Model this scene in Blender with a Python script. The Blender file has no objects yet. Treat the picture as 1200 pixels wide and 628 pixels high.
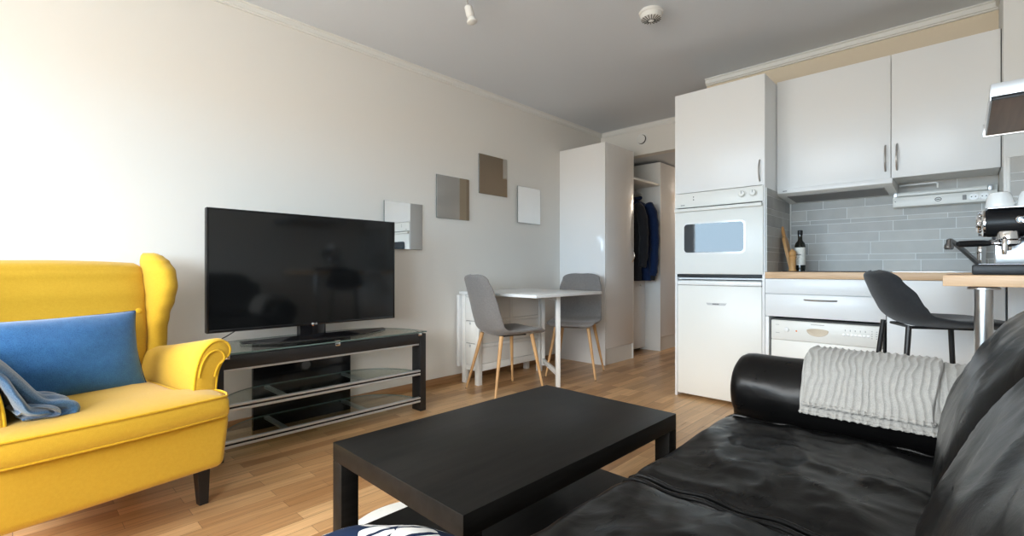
import bpy, bmesh, math, random
from mathutils import Vector, Matrix, noise
random.seed(7)
R = math.radians
SC = bpy.context.scene
COL = SC.collection

# ------------------------------------------------------------------ materials
def srgb(r, g, b):
    def c(v):
        v /= 255.0
        return v / 12.92 if v <= .04045 else ((v + .055) / 1.055) ** 2.4
    return (c(r), c(g), c(b), 1)

def mat(name, col, rough=.5, metal=0., spec=.5, bump=None, vary=None, coat=0., sheen=0., stretch=(1, 1, 1), emit=None):
    """bump=(scale, strength, distance); vary=(scale, amount)"""
    m = bpy.data.materials.new(name); m.use_nodes = True
    nt = m.node_tree; b = nt.nodes['Principled BSDF']
    b.inputs['Base Color'].default_value = col
    b.inputs['Roughness'].default_value = rough
    b.inputs['Metallic'].default_value = metal
    b.inputs['Specular IOR Level'].default_value = spec
    b.inputs['Coat Weight'].default_value = coat
    b.inputs['Sheen Weight'].default_value = sheen
    tc = nt.nodes.new('ShaderNodeTexCoord'); mp = nt.nodes.new('ShaderNodeMapping')
    mp.inputs['Scale'].default_value = stretch
    nt.links.new(tc.outputs['Object'], mp.inputs['Vector'])
    if vary:
        n = nt.nodes.new('ShaderNodeTexNoise'); n.inputs['Scale'].default_value = vary[0]; n.inputs['Detail'].default_value = 5
        nt.links.new(mp.outputs[0], n.inputs['Vector'])
        mx = nt.nodes.new('ShaderNodeMix'); mx.data_type = 'RGBA'
        a = vary[1]
        mx.inputs['A'].default_value = [max(0, c * (1 - a)) for c in col[:3]] + [1]
        mx.inputs['B'].default_value = [min(1, c * (1 + a)) for c in col[:3]] + [1]
        nt.links.new(n.outputs['Fac'], mx.inputs['Factor'])
        nt.links.new(mx.outputs['Result'], b.inputs['Base Color'])
    if bump:
        n = nt.nodes.new('ShaderNodeTexNoise'); n.inputs['Scale'].default_value = bump[0]; n.inputs['Detail'].default_value = 4
        nt.links.new(mp.outputs[0], n.inputs['Vector'])
        bp = nt.nodes.new('ShaderNodeBump'); bp.inputs['Strength'].default_value = bump[1]
        bp.inputs['Distance'].default_value = bump[2] if len(bump) > 2 else .002
        nt.links.new(n.outputs['Fac'], bp.inputs['Height'])
        nt.links.new(bp.outputs['Normal'], b.inputs['Normal'])
    return m

def glass(name, tint, alpha, rough=.02):
    m = bpy.data.materials.new(name); m.use_nodes = True
    nt = m.node_tree; nt.nodes.clear()
    o = nt.nodes.new('ShaderNodeOutputMaterial'); t = nt.nodes.new('ShaderNodeBsdfTransparent')
    t.inputs[0].default_value = tint
    g = nt.nodes.new('ShaderNodeBsdfGlossy'); g.inputs['Roughness'].default_value = rough
    f = nt.nodes.new('ShaderNodeLayerWeight'); pw = nt.nodes.new('ShaderNodeMath'); pw.operation = 'POWER'; pw.inputs[1].default_value = 5
    nt.links.new(f.outputs['Facing'], pw.inputs[0])
    ad = nt.nodes.new('ShaderNodeMath'); ad.operation = 'MULTIPLY_ADD'; ad.use_clamp = True; ad.inputs[1].default_value = .8; ad.inputs[2].default_value = alpha
    nt.links.new(pw.outputs[0], ad.inputs[0])
    mx = nt.nodes.new('ShaderNodeMixShader')
    nt.links.new(ad.outputs[0], mx.inputs[0]); nt.links.new(t.outputs[0], mx.inputs[1]); nt.links.new(g.outputs[0], mx.inputs[2])
    nt.links.new(mx.outputs[0], o.inputs[0])
    return m

def parquet():
    m = mat('oak_parquet', srgb(190, 145, 95), .3, spec=.42)
    nt = m.node_tree; b = nt.nodes['Principled BSDF']
    tc = nt.nodes.new('ShaderNodeTexCoord'); sp = nt.nodes.new('ShaderNodeSeparateXYZ'); cb = nt.nodes.new('ShaderNodeCombineXYZ')
    nt.links.new(tc.outputs['Object'], sp.inputs[0])
    nt.links.new(sp.outputs['Y'], cb.inputs['X']); nt.links.new(sp.outputs['X'], cb.inputs['Y'])
    def brick(w, h, c1, c2, mort, off):
        k = nt.nodes.new('ShaderNodeTexBrick')
        k.inputs['Scale'].default_value = 1; k.inputs['Brick Width'].default_value = w; k.inputs['Row Height'].default_value = h
        k.inputs['Mortar Size'].default_value = mort; k.inputs['Mortar Smooth'].default_value = .1
        k.inputs['Color1'].default_value = c1; k.inputs['Color2'].default_value = c2
        k.inputs['Mortar'].default_value = srgb(110, 78, 48)
        k.offset = off; k.offset_frequency = 2
        nt.links.new(cb.outputs[0], k.inputs['Vector']); return k
    k1 = brick(.47, .066, srgb(176, 132, 88), srgb(226, 186, 138), .0007, .41)
    k2 = brick(2.2, .198, (.88, .88, .88, 1), (1.06, 1.05, 1.03, 1), .0012, .5)
    k2.inputs['Mortar'].default_value = (.6, .55, .5, 1)
    mp = nt.nodes.new('ShaderNodeMapping'); mp.inputs['Scale'].default_value = (2.2, 45, 1)
    nt.links.new(cb.outputs[0], mp.inputs[0])
    n = nt.nodes.new('ShaderNodeTexNoise'); n.inputs['Scale'].default_value = 1.6; n.inputs['Detail'].default_value = 7; n.inputs['Distortion'].default_value = .6
    nt.links.new(mp.outputs[0], n.inputs['Vector'])
    rp = nt.nodes.new('ShaderNodeValToRGB'); rp.color_ramp.elements[0].position = .3; rp.color_ramp.elements[1].position = .72
    rp.color_ramp.elements[0].color = (.72, .68, .64, 1); rp.color_ramp.elements[1].color = (1.05, 1.03, 1.0, 1)
    nt.links.new(n.outputs['Fac'], rp.inputs[0])
    def mul(a, c):
        x = nt.nodes.new('ShaderNodeMix'); x.data_type = 'RGBA'; x.blend_type = 'MULTIPLY'; x.inputs['Factor'].default_value = 1
        nt.links.new(a, x.inputs['A']); nt.links.new(c, x.inputs['B']); return x.outputs['Result']
    c = mul(mul(k1.outputs['Color'], k2.outputs['Color']), rp.outputs[0])
    nt.links.new(c, b.inputs['Base Color'])
    rr = nt.nodes.new('ShaderNodeMapRange'); rr.inputs['To Min'].default_value = .22; rr.inputs['To Max'].default_value = .4
    nt.links.new(n.outputs['Fac'], rr.inputs['Value']); nt.links.new(rr.outputs[0], b.inputs['Roughness'])
    bp = nt.nodes.new('ShaderNodeBump'); bp.inputs['Strength'].default_value = .12; bp.inputs['Distance'].default_value = .001
    nt.links.new(k1.outputs['Fac'], bp.inputs['Height']); bp.invert = True
    nt.links.new(bp.outputs[0], b.inputs['Normal'])
    return m

def woodgrain(name, c1, c2, rough=.45, stretch=(3, 60, 60), scale=1.0, spec=.4):
    m = mat(name, c1, rough, spec=spec)
    nt = m.node_tree; b = nt.nodes['Principled BSDF']
    tc = nt.nodes.new('ShaderNodeTexCoord'); mp = nt.nodes.new('ShaderNodeMapping'); mp.inputs['Scale'].default_value = stretch
    nt.links.new(tc.outputs['Object'], mp.inputs[0])
    n = nt.nodes.new('ShaderNodeTexNoise'); n.inputs['Scale'].default_value = scale; n.inputs['Detail'].default_value = 6; n.inputs['Distortion'].default_value = .5
    nt.links.new(mp.outputs[0], n.inputs['Vector'])
    rp = nt.nodes.new('ShaderNodeValToRGB'); rp.color_ramp.elements[0].position = .32; rp.color_ramp.elements[1].position = .68
    rp.color_ramp.elements[0].color = c1; rp.color_ramp.elements[1].color = c2
    nt.links.new(n.outputs['Fac'], rp.inputs[0]); nt.links.new(rp.outputs[0], b.inputs['Base Color'])
    bp = nt.nodes.new('ShaderNodeBump'); bp.inputs['Strength'].default_value = .15; bp.inputs['Distance'].default_value = .0006
    nt.links.new(n.outputs['Fac'], bp.inputs['Height']); nt.links.new(bp.outputs[0], b.inputs['Normal'])
    return m

def fabric(name, c1, c2, rough=.9, scale=900, sheen=.15, bump=.35):
    """woven cloth: two crossing wave bands tint and bump the threads"""
    m = mat(name, c1, rough, spec=.2, sheen=sheen)
    nt = m.node_tree; b = nt.nodes['Principled BSDF']
    tc = nt.nodes.new('ShaderNodeTexCoord')
    n = nt.nodes.new('ShaderNodeTexNoise'); n.inputs['Scale'].default_value = scale; n.inputs['Detail'].default_value = 3
    nt.links.new(tc.outputs['Object'], n.inputs['Vector'])
    n2 = nt.nodes.new('ShaderNodeTexNoise'); n2.inputs['Scale'].default_value = scale * .12; n2.inputs['Detail'].default_value = 4
    nt.links.new(tc.outputs['Object'], n2.inputs['Vector'])
    ad = nt.nodes.new('ShaderNodeMath'); ad.operation = 'ADD'
    hf = nt.nodes.new('ShaderNodeMath'); hf.operation = 'MULTIPLY_ADD'; hf.inputs[1].default_value = .35; hf.inputs[2].default_value = .325
    nt.links.new(n2.outputs['Fac'], hf.inputs[0])
    nt.links.new(n.outputs['Fac'], ad.inputs[0]); nt.links.new(hf.outputs[0], ad.inputs[1])
    rp = nt.nodes.new('ShaderNodeMapRange'); rp.inputs['From Min'].default_value = .7; rp.inputs['From Max'].default_value = 1.3
    nt.links.new(ad.outputs[0], rp.inputs[0])
    mx = nt.nodes.new('ShaderNodeMix'); mx.data_type = 'RGBA'; mx.inputs['A'].default_value = c1; mx.inputs['B'].default_value = c2
    nt.links.new(rp.outputs[0], mx.inputs['Factor']); nt.links.new(mx.outputs['Result'], b.inputs['Base Color'])
    bp = nt.nodes.new('ShaderNodeBump'); bp.inputs['Strength'].default_value = bump; bp.inputs['Distance'].default_value = .001
    nt.links.new(ad.outputs[0], bp.inputs['Height']); nt.links.new(bp.outputs[0], b.inputs['Normal'])
    return m

def leather(name):
    m = mat(name, (.0035, .0035, .0037, 1), .28, spec=.24)
    nt = m.node_tree; b = nt.nodes['Principled BSDF']
    tc = nt.nodes.new('ShaderNodeTexCoord')
    v = nt.nodes.new('ShaderNodeTexVoronoi'); v.inputs['Scale'].default_value = 420
    nt.links.new(tc.outputs['Object'], v.inputs['Vector'])
    n = nt.nodes.new('ShaderNodeTexNoise'); n.inputs['Scale'].default_value = 9; n.inputs['Detail'].default_value = 5; n.inputs['Distortion'].default_value = 1.2
    nt.links.new(tc.outputs['Object'], n.inputs['Vector'])
    b1 = nt.nodes.new('ShaderNodeBump'); b1.inputs['Strength'].default_value = .12; b1.inputs['Distance'].default_value = .0006
    nt.links.new(v.outputs['Distance'], b1.inputs['Height'])
    b2 = nt.nodes.new('ShaderNodeBump'); b2.inputs['Strength'].default_value = .25; b2.inputs['Distance'].default_value = .008
    nt.links.new(n.outputs['Fac'], b2.inputs['Height']); nt.links.new(b1.outputs[0], b2.inputs['Normal'])
    mp = nt.nodes.new('ShaderNodeMapping'); mp.inputs['Rotation'].default_value = (0, 0, .7); mp.inputs['Scale'].default_value = (1, 2.6, 1.6)
    nt.links.new(tc.outputs['Object'], mp.inputs[0])
    rg = nt.nodes.new('ShaderNodeTexNoise'); rg.noise_type = 'RIDGED_MULTIFRACTAL'; rg.inputs['Scale'].default_value = 4.2; rg.inputs['Detail'].default_value = 4; rg.inputs['Distortion'].default_value = .5
    nt.links.new(mp.outputs[0], rg.inputs['Vector'])
    b3 = nt.nodes.new('ShaderNodeBump'); b3.inputs['Strength'].default_value = .55; b3.inputs['Distance'].default_value = .007
    nt.links.new(rg.outputs['Fac'], b3.inputs['Height']); nt.links.new(b2.outputs[0], b3.inputs['Normal'])
    nt.links.new(b3.outputs[0], b.inputs['Normal'])
    rr = nt.nodes.new('ShaderNodeMapRange'); rr.inputs['To Min'].default_value = .22; rr.inputs['To Max'].default_value = .38
    nt.links.new(n.outputs['Fac'], rr.inputs[0]); nt.links.new(rr.outputs[0], b.inputs['Roughness'])
    return m

def leafprint(name):
    m = mat(name, srgb(24, 52, 88), .9, spec=.2)
    nt = m.node_tree; b = nt.nodes['Principled BSDF']
    tc = nt.nodes.new('ShaderNodeTexCoord'); mp = nt.nodes.new('ShaderNodeMapping')
    mp.inputs['Rotation'].default_value = (0, .4, .3); mp.inputs['Scale'].default_value = (30, 30, 62)
    nt.links.new(tc.outputs['Object'], mp.inputs[0])
    n = nt.nodes.new('ShaderNodeTexNoise'); n.inputs['Scale'].default_value = .5
    nt.links.new(mp.outputs[0], n.inputs['Vector'])
    ad = nt.nodes.new('ShaderNodeMix'); ad.data_type = 'RGBA'; ad.blend_type = 'LINEAR_LIGHT'; ad.inputs['Factor'].default_value = .6
    nt.links.new(mp.outputs[0], ad.inputs['A']); nt.links.new(n.outputs['Color'], ad.inputs['B'])
    v = nt.nodes.new('ShaderNodeTexVoronoi'); v.inputs['Scale'].default_value = .55
    nt.links.new(ad.outputs['Result'], v.inputs['Vector'])
    w = nt.nodes.new('ShaderNodeTexWave'); w.inputs['Scale'].default_value = .55; w.inputs['Distortion'].default_value = 2
    nt.links.new(ad.outputs['Result'], w.inputs['Vector'])
    lt = nt.nodes.new('ShaderNodeMath'); lt.operation = 'LESS_THAN'; lt.inputs[1].default_value = .52
    nt.links.new(v.outputs['Distance'], lt.inputs[0])
    g = nt.nodes.new('ShaderNodeMath'); g.operation = 'GREATER_THAN'; g.inputs[1].default_value = .18
    nt.links.new(w.outputs['Fac'], g.inputs[0])
    ml = nt.nodes.new('ShaderNodeMath'); ml.operation = 'MULTIPLY'
    nt.links.new(lt.outputs[0], ml.inputs[0]); nt.links.new(g.outputs[0], ml.inputs[1])
    mx = nt.nodes.new('ShaderNodeMix'); mx.data_type = 'RGBA'; mx.inputs['A'].default_value = srgb(13, 32, 60); mx.inputs['B'].default_value = srgb(214, 214, 212)
    nt.links.new(ml.outputs[0], mx.inputs['Factor']); nt.links.new(mx.outputs['Result'], b.inputs['Base Color'])
    return m

M = {}
M['wall'] = mat('wall_paint_warm', srgb(230, 227, 221), .85, spec=.2, bump=(180, .08, .001))
M['wall_kitchen'] = mat('wall_paint_beige', srgb(222, 208, 186), .85, spec=.2, bump=(180, .08, .001))
M['wall_white'] = mat('wall_paint_white', srgb(234, 234, 231), .8, spec=.2, bump=(180, .08, .001))
M['wall_hall'] = mat('wall_paint_hall', srgb(200, 184, 164), .85, spec=.2, bump=(180, .08, .001))
M['ceil'] = mat('ceiling_paint', srgb(220, 224, 229), .9, spec=.2)
M['trim'] = mat('trim_white', srgb(232, 231, 227), .5)
M['floor'] = parquet()
M['base'] = woodgrain('oak_baseboard', srgb(146, 106, 70), srgb(172, 132, 92), .45, (40, 3, 60))
M['white'] = mat('white_lacquer', srgb(236, 237, 237), .32, spec=.45)
M['whitegloss'] = mat('white_high_gloss', srgb(238, 236, 234), .09, spec=.5)
M['whitematt'] = mat('white_matt_laminate', srgb(236, 236, 233), .5, spec=.3)
M['cream'] = mat('appliance_cream_white', srgb(236, 236, 231), .35, spec=.45)
M['grey_gap'] = mat('shadow_gap_grey', srgb(70, 70, 70), .7)
M['steel'] = mat('brushed_steel', (.62, .62, .62, 1), .28, 1., bump=(60, .05, .0005), stretch=(1, 1, 30))
M['chrome'] = mat('chrome', (.8, .8, .81, 1), .07, 1.)
M['darkchrome'] = mat('dark_chrome', (.35, .35, .36, 1), .15, 1.)
M['alu'] = mat('satin_aluminium', (.62, .64, .66, 1), .35, .7)
M['blackgloss'] = mat('black_gloss', (.006, .006, .007, 1), .12)
M['blackplastic'] = mat('black_plastic', (.010, .010, .011, 1), .38, spec=.28)
M['blackmetal'] = mat('black_powder_coat', (.012, .012, .013, 1), .42)
M['screen'] = mat('tv_screen_glass', (.005, .0055, .006, 1), .07, spec=.6)
M['blackwood'] = woodgrain('black_brown_veneer', (.005, .0048, .0046, 1), (.011, .0105, .0098, 1), .42, (40, 3, 40), 1.2, spec=.16)
M['mirror'] = mat('mirror_silver', (.80, .81, .81, 1), .015, 1.)
M['mirroredge'] = mat('mirror_cut_edge', srgb(120, 128, 126), .2, .3)
M['yellow'] = fabric('yellow_woven_cloth', srgb(194, 151, 34), srgb(213, 173, 55), .85, 900, .2, .2)
M['yellowpipe'] = fabric('yellow_piping_cloth', srgb(196, 152, 20), srgb(226, 184, 46), .85, 620, .2)
M['blue'] = fabric('blue_velvet_cloth', srgb(26, 74, 124), srgb(58, 114, 168), .9, 380, .4)
M['bluepipe'] = fabric('blue_dark_piping', srgb(18, 50, 92), srgb(28, 66, 110), .9, 380, .2)
M['throw'] = fabric('blue_grey_fleece', srgb(32, 70, 110), srgb(80, 118, 152), 1., 260, .6, .9)
M['greyfab'] = fabric('grey_woven_cloth', srgb(104, 100, 98), srgb(142, 138, 135), .95, 700, .2)
M['blackfab'] = fabric('charcoal_cloth', srgb(30, 31, 33), srgb(52, 53, 55), .95, 700, .2)
M['blanket'] = fabric('light_grey_muslin', srgb(144, 143, 140), srgb(176, 175, 171), 1., 500, .2, .5)
M['coatblack'] = fabric('black_coat_cloth', srgb(22, 22, 25), srgb(40, 40, 43), .95, 300)
M['coatblue'] = fabric('navy_jacket_cloth', srgb(8, 26, 58), srgb(14, 38, 76), .8, 300)
M['leather'] = leather('black_leather')
M['leaf'] = leafprint('navy_leaf_print')
M['legwood'] = woodgrain('beech_legs', srgb(190, 146, 98), srgb(214, 172, 122), .45, (30, 30, 4))
M['worktop'] = woodgrain('beech_worktop', srgb(202, 162, 122), srgb(226, 190, 152), .42, (4, 60, 40))
M['board'] = woodgrain('cutting_board_wood', srgb(186, 134, 78), srgb(210, 162, 104), .5, (20, 20, 5))
M['bottle'] = mat('dark_bottle_glass', (.008, .009, .006, 1), .08)
M['label'] = mat('paper_label', srgb(226, 222, 212), .7, vary=(90, .25))
M['ink'] = mat('dark_ink', srgb(60, 60, 62), .6)
M['cup'] = mat('white_porcelain', srgb(242, 242, 240), .15, coat=.3)
M['ceran'] = mat('black_cooktop_glass', (.006, .006, .007, 1), .06)
M['ovenglass'] = mat('oven_window_glass', (.03, .04, .05, 1), .03, 0, spec=.45)
M['grout'] = mat('tile_grout', srgb(232, 233, 231), .9)
M['tiles'] = [mat('slate_tile', srgb(*c), .5, spec=.3, vary=(14, .12), bump=(28, .35, .002)) for c in
              ((180, 179, 175), (187, 185, 181), (174, 173, 170), (192, 190, 185))]
M['filter'] = woodgrain('hood_reflection_brown', srgb(122, 92, 66), srgb(142, 110, 80), .35, (60, 2, 60))  # brown reflection of worktop and floor painted into the filter colour
M['shelfglass'] = glass('clear_shelf_glass', (.90, .95, .935, 1), .05)
M['glassedge'] = mat('glass_edge_green', srgb(96, 116, 112), .15, 0)
M['pane'] = glass('window_pane_glass', (.97, .98, .98, 1), .02)
M['mat_white'] = fabric('white_round_mat_cloth', srgb(226, 226, 222), srgb(240, 240, 236), .9, 300)
M['mat_yellow'] = mat('yellow_motif', srgb(226, 190, 60), .8, vary=(300, .5))
M['logo'] = mat('silver_print', srgb(200, 200, 200), .4)
M['amber'] = mat('amber_standby', srgb(220, 120, 30), .4)
M['beige'] = mat('beige_plastic', srgb(214, 200, 178), .45)
M['curtain'] = mat('sheer_curtain', srgb(240, 240, 238), .9)
M['bulb'] = mat('frosted_bulb', srgb(240, 240, 236), .3)
M['rubber'] = mat('grey_plastic', srgb(150, 150, 150), .6)

# ------------------------------------------------------------------ mesh builder
class MB:
    def __init__(s): s.bm = bmesh.new(); s.mi = 0; s.smooth = True
    def _face(s, vs):
        try:
            f = s.bm.faces.new(vs); f.material_index = s.mi; f.smooth = s.smooth; return f
        except ValueError: return None
    def add(s, b2, mx=None):
        mp = {}
        for v in b2.verts: mp[v] = s.bm.verts.new(mx @ v.co if mx else v.co)
        for f in b2.faces: s._face([mp[v] for v in f.verts])
        b2.free(); return s
    def box(s, x0, x1, y0, y1, z0, z1, bev=.0, seg=2, mx=None):
        b = bmesh.new()
        bmesh.ops.create_cube(b, size=1)
        for v in b.verts: v.co = Vector(((x0 + x1) / 2 + v.co.x * (x1 - x0), (y0 + y1) / 2 + v.co.y * (y1 - y0), (z0 + z1) / 2 + v.co.z * (z1 - z0)))
        if bev > 0:
            bev = min(bev, .49 * min(abs(x1 - x0), abs(y1 - y0), abs(z1 - z0)))
            bmesh.ops.bevel(b, geom=b.edges[:], offset=bev, segments=seg, affect='EDGES', profile=.5)
        return s.add(b, mx)
    def ring_loft(s, rings, cap0=True, cap1=True, closed=True):
        vs = [[s.bm.verts.new(p) for p in r] for r in rings]
        n = len(rings[0])
        for a, b in zip(vs, vs[1:]):
            for i in range(n if closed else n - 1):
                j = (i + 1) % n
                s._face([a[i], a[j], b[j], b[i]])
        if cap0: s._face(vs[0][::-1])
        if cap1: s._face(vs[-1])
        return s
    def cyl(s, p0, p1, r0, r1=None, seg=24, bev=0):
        p0, p1 = Vector(p0), Vector(p1); r1 = r0 if r1 is None else r1
        d = (p1 - p0).normalized(); a = d.orthogonal().normalized(); b = d.cross(a)
        def ring(c, r): return [c + (a * math.cos(2 * math.pi * i / seg) + b * math.sin(2 * math.pi * i / seg)) * r for i in range(seg)]
        if bev:
            rs = [ring(p0, r0 - bev), ring(p0 + d * bev * .3, r0 - bev * .3), ring(p0 + d * bev, r0), ring(p1 - d * bev, r1), ring(p1 - d * bev * .3, r1 - bev * .3), ring(p1, r1 - bev)]
        else: rs = [ring(p0, r0), ring(p1, r1)]
        return s.ring_loft(rs)
    def tube(s, pts, r, seg=10, closed=False, caps=True):
        pts = [Vector(p) for p in pts]; n = len(pts)
        rs = r if isinstance(r, (list, tuple)) else [r] * n
        def tan(i):
            if closed: return (pts[(i + 1) % n] - pts[i - 1]).normalized()
            return (pts[min(i + 1, n - 1)] - pts[max(i - 1, 0)]).normalized()
        a = tan(0).orthogonal().normalized(); rings = []
        for i in range(n):
            t = tan(i); a = (a - t * a.dot(t))
            a = a.normalized() if a.length > 1e-6 else t.orthogonal().normalized()
            b = t.cross(a)
            rings.append([pts[i] + (a * math.cos(2 * math.pi * k / seg) + b * math.sin(2 * math.pi * k / seg)) * rs[i] for k in range(seg)])
        if closed: rings.append(rings[0])
        s.ring_loft(rings, caps and not closed, caps and not closed)
        if closed: bmesh.ops.remove_doubles(s.bm, verts=s.bm.verts[:], dist=1e-6)
        return s
    def lathe(s, prof, c=(0, 0, 0), axis=(0, 0, 1), seg=32, cap0=True, cap1=True):
        c = Vector(c); d = Vector(axis).normalized(); a = d.orthogonal().normalized(); b = d.cross(a)
        return s.ring_loft([[c + d * z + (a * math.cos(2 * math.pi * i / seg) + b * math.sin(2 * math.pi * i / seg)) * r for i in range(seg)] for r, z in prof], cap0, cap1)
    def prism(s, poly, fn, a, b):
        """poly 2-D points; fn(u,v,w)->xyz; extruded w from a to b"""
        return s.ring_loft([[Vector(fn(u, v, w)) for u, v in poly] for w in (a, b)])
    def rbox(s, h, r, n, deform=None, k=4, mx=None):
        """rounded box, half sizes h, edge radius r, n inner segments per axis"""
        ax = []
        for i in range(3):
            hi, ri = h[i], min(r, h[i] * .999)
            inn = hi - ri
            rim = [inn + ri * math.tan(R(45) * j / k) for j in range(1, k + 1)]
            c = [-x for x in rim[::-1]] + [-inn + 2 * inn * j / n[i] for j in range(n[i] + 1)] + rim
            ax.append(c)
        cache = {}
        def vert(p):
            key = (round(p[0], 6), round(p[1], 6), round(p[2], 6))
            if key in cache: return cache[key]
            q = []; d = []
            for i in range(3):
                inn = h[i] - min(r, h[i] * .999)
                c = max(-inn, min(inn, p[i])); q.append(c); d.append(p[i] - c)
            d = Vector(d); q = Vector(q)
            if d.length > 1e-9: q = q + d.normalized() * min(r, min(h) * .999 if False else r)
            if deform: q = Vector(deform(q))
            if mx: q = mx @ q
            v = s.bm.verts.new(q); cache[key] = v; return v
        for i in range(3):
            j, l = (i + 1) % 3, (i + 2) % 3
            for sg in (-1, 1):
                A, B = ax[j], ax[l]
                for ia in range(len(A) - 1):
                    for ib in range(len(B) - 1):
                        def P(a, b):
                            p = [0, 0, 0]; p[i] = sg * h[i]; p[j] = a; p[l] = b; return vert(p)
                        f = [P(A[ia], B[ib]), P(A[ia + 1], B[ib]), P(A[ia + 1], B[ib + 1]), P(A[ia], B[ib + 1])]
                        if sg < 0: f = f[::-1]
                        s._face(f)
        return s

def root_matrix(o):
    while o.parent: o = o.parent
    return Matrix.Translation(o.location) @ Matrix.Rotation(o.rotation_euler.z, 4, 'Z')

def obj(name, mb, mats, parent=None, world=True, sharp=35, subsurf=0):
    me = bpy.data.meshes.new(name)
    if parent is not None and world: mb.bm.transform(root_matrix(parent).inverted())
    bmesh.ops.recalc_face_normals(mb.bm, faces=mb.bm.faces[:])
    mb.bm.to_mesh(me); mb.bm.free()
    for m in (mats if isinstance(mats, (list, tuple)) else [mats]): me.materials.append(m)
    if sharp: me.set_sharp_from_angle(angle=R(sharp))
    o = bpy.data.objects.new(name, me); COL.objects.link(o)
    if parent is not None: o.parent = parent
    if subsurf:
        md = o.modifiers.new('Subdivision', 'SUBSURF'); md.levels = subsurf; md.render_levels = subsurf
    return o

def thing(name, label, cat, loc=(0, 0, 0), rz=0, group=None):
    o = bpy.data.objects.new(name, None); COL.objects.link(o); o.empty_display_size = .1
    o.location = loc; o.rotation_euler = (0, 0, rz)
    return tag(o, label, cat, group)
def tag(o, label, cat, group=None):
    o['label'] = label; o['category'] = cat
    if group: o['group'] = group
    return o
def struct(name, mb, m, parent=None, **k):
    o = obj(name, mb, m, parent, **k)
    if parent is None: o['kind'] = 'structure'
    return o
def recenter(o, loc):
    """move a parentless mesh's origin to loc"""
    o.data.transform(Matrix.Translation(-Vector(loc))); o.location = loc; return o
def dup_tree(o, parent=None):
    c = o.copy(); COL.objects.link(c); c.parent = parent
    for ch in list(o.children): dup_tree(ch, c)
    return c
def fbm(p, s): return noise.noise(Vector(p) * s)
def curve(pts, n):
    """Catmull-Rom through pts, n samples per span"""
    pts = [Vector(p) for p in pts]; out = []
    for i in range(len(pts) - 1):
        p0 = pts[max(i - 1, 0)]; p1 = pts[i]; p2 = pts[i + 1]; p3 = pts[min(i + 2, len(pts) - 1)]
        for k in range(n):
            t = k / n
            out.append(.5 * ((2 * p1) + (p2 - p0) * t + (2 * p0 - 5 * p1 + 4 * p2 - p3) * t * t + (3 * p1 - p0 - 3 * p2 + p3) * t ** 3))
    out.append(pts[-1]); return out
def lerp_tab(tab, x):
    """piecewise smooth lookup of rows (x, a, b, ..)"""
    if x <= tab[0][0]: return tab[0][1:]
    for r0, r1 in zip(tab, tab[1:]):
        if x <= r1[0]:
            t = (x - r0[0]) / (r1[0] - r0[0]); t = t * t * (3 - 2 * t)
            return tuple(a + (b - a) * t for a, b in zip(r0[1:], r1[1:]))
    return tab[-1][1:]

# ------------------------------------------------------------------ room
WX = -3.06; CZ = 2.485; XR = .78; YF = -1.45; YK = 3.96; YH = 4.70; HZ = 2.165; YE = 6.7; XH = -1.55
KX0, KX1 = -.948, .137; CY = 3.48
struct('floor', MB().box(WX, XR, YF, YE, -.06, 0), M['floor'])
struct('ceiling', MB().box(WX - .1, XR + .1, YF - .12, YH, CZ, CZ + .08), M['ceil'])
struct('ceiling_hall', MB().box(WX - .1, XH + .12, YH + .12, YE, HZ, HZ + .08), M['ceil'])
struct('wall_left', MB().box(WX - .1, WX, YF - .12, YE + .1, -.06, CZ + .08), M['wall'])
struct('wall_right', MB().box(XR, XR + .1, YF - .12, YK + .1, -.06, CZ + .08), M['wall'])
b = MB(); b.box(XH, XR, YK, YK + .12, -.06, CZ + .08); struct('wall_kitchen', b, M['wall_kitchen'])
struct('wall_hall_right', MB().box(XH, XH + .12, YK + .12, YE, -.06, CZ + .08), M['wall_hall'])
struct('wall_hall_end', MB().box(WX, XH + .12, YE, YE + .1, -.06, CZ), M['wall_hall'])
struct('wall_header', MB().box(WX, XH, YH, YH + .12, HZ, CZ + .08), M['wall'])
struct('wall_column', MB().box(KX1 + .001, XR, CY, YK, 0, CZ), M['wall_white'])
# front wall behind the viewer with a wide window
wx0, wx1, wz0, wz1 = -2.98, .66, .82, 1.95
b = MB(); y0, y1 = YF - .12, YF
b.box(WX, wx0, y0, y1, -.06, CZ); b.box(wx1, XR, y0, y1, -.06, CZ); b.box(wx0, wx1, y0, y1, -.06, wz0); b.box(wx0, wx1, y0, y1, wz1, CZ)
struct('wall_front', b, M['wall'])
b = MB(); fw = .05
b.box(wx0, wx1, y0 + .03, y1 - .02, wz0, wz0 + fw); b.box(wx0, wx1, y0 + .03, y1 - .02, wz1 - fw, wz1)
for x in (wx0, -1.83, -.7, wx1 - fw): b.box(x, x + fw, y0 + .031, y1 - .021, wz0, wz1)
wf = struct('window_1', b, M['trim'])
struct('window_pane', MB().box(wx0 + .02, wx1 - .02, y0 + .05, y0 + .056, wz0 + .02, wz1 - .02), M['pane'], wf)
struct('window_sill', MB().box(wx0 - .03, wx1 + .03, y0 + .1, y1 + .1, wz0 - .03, wz0 - .001, .006), M['trim'], wf)

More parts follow.
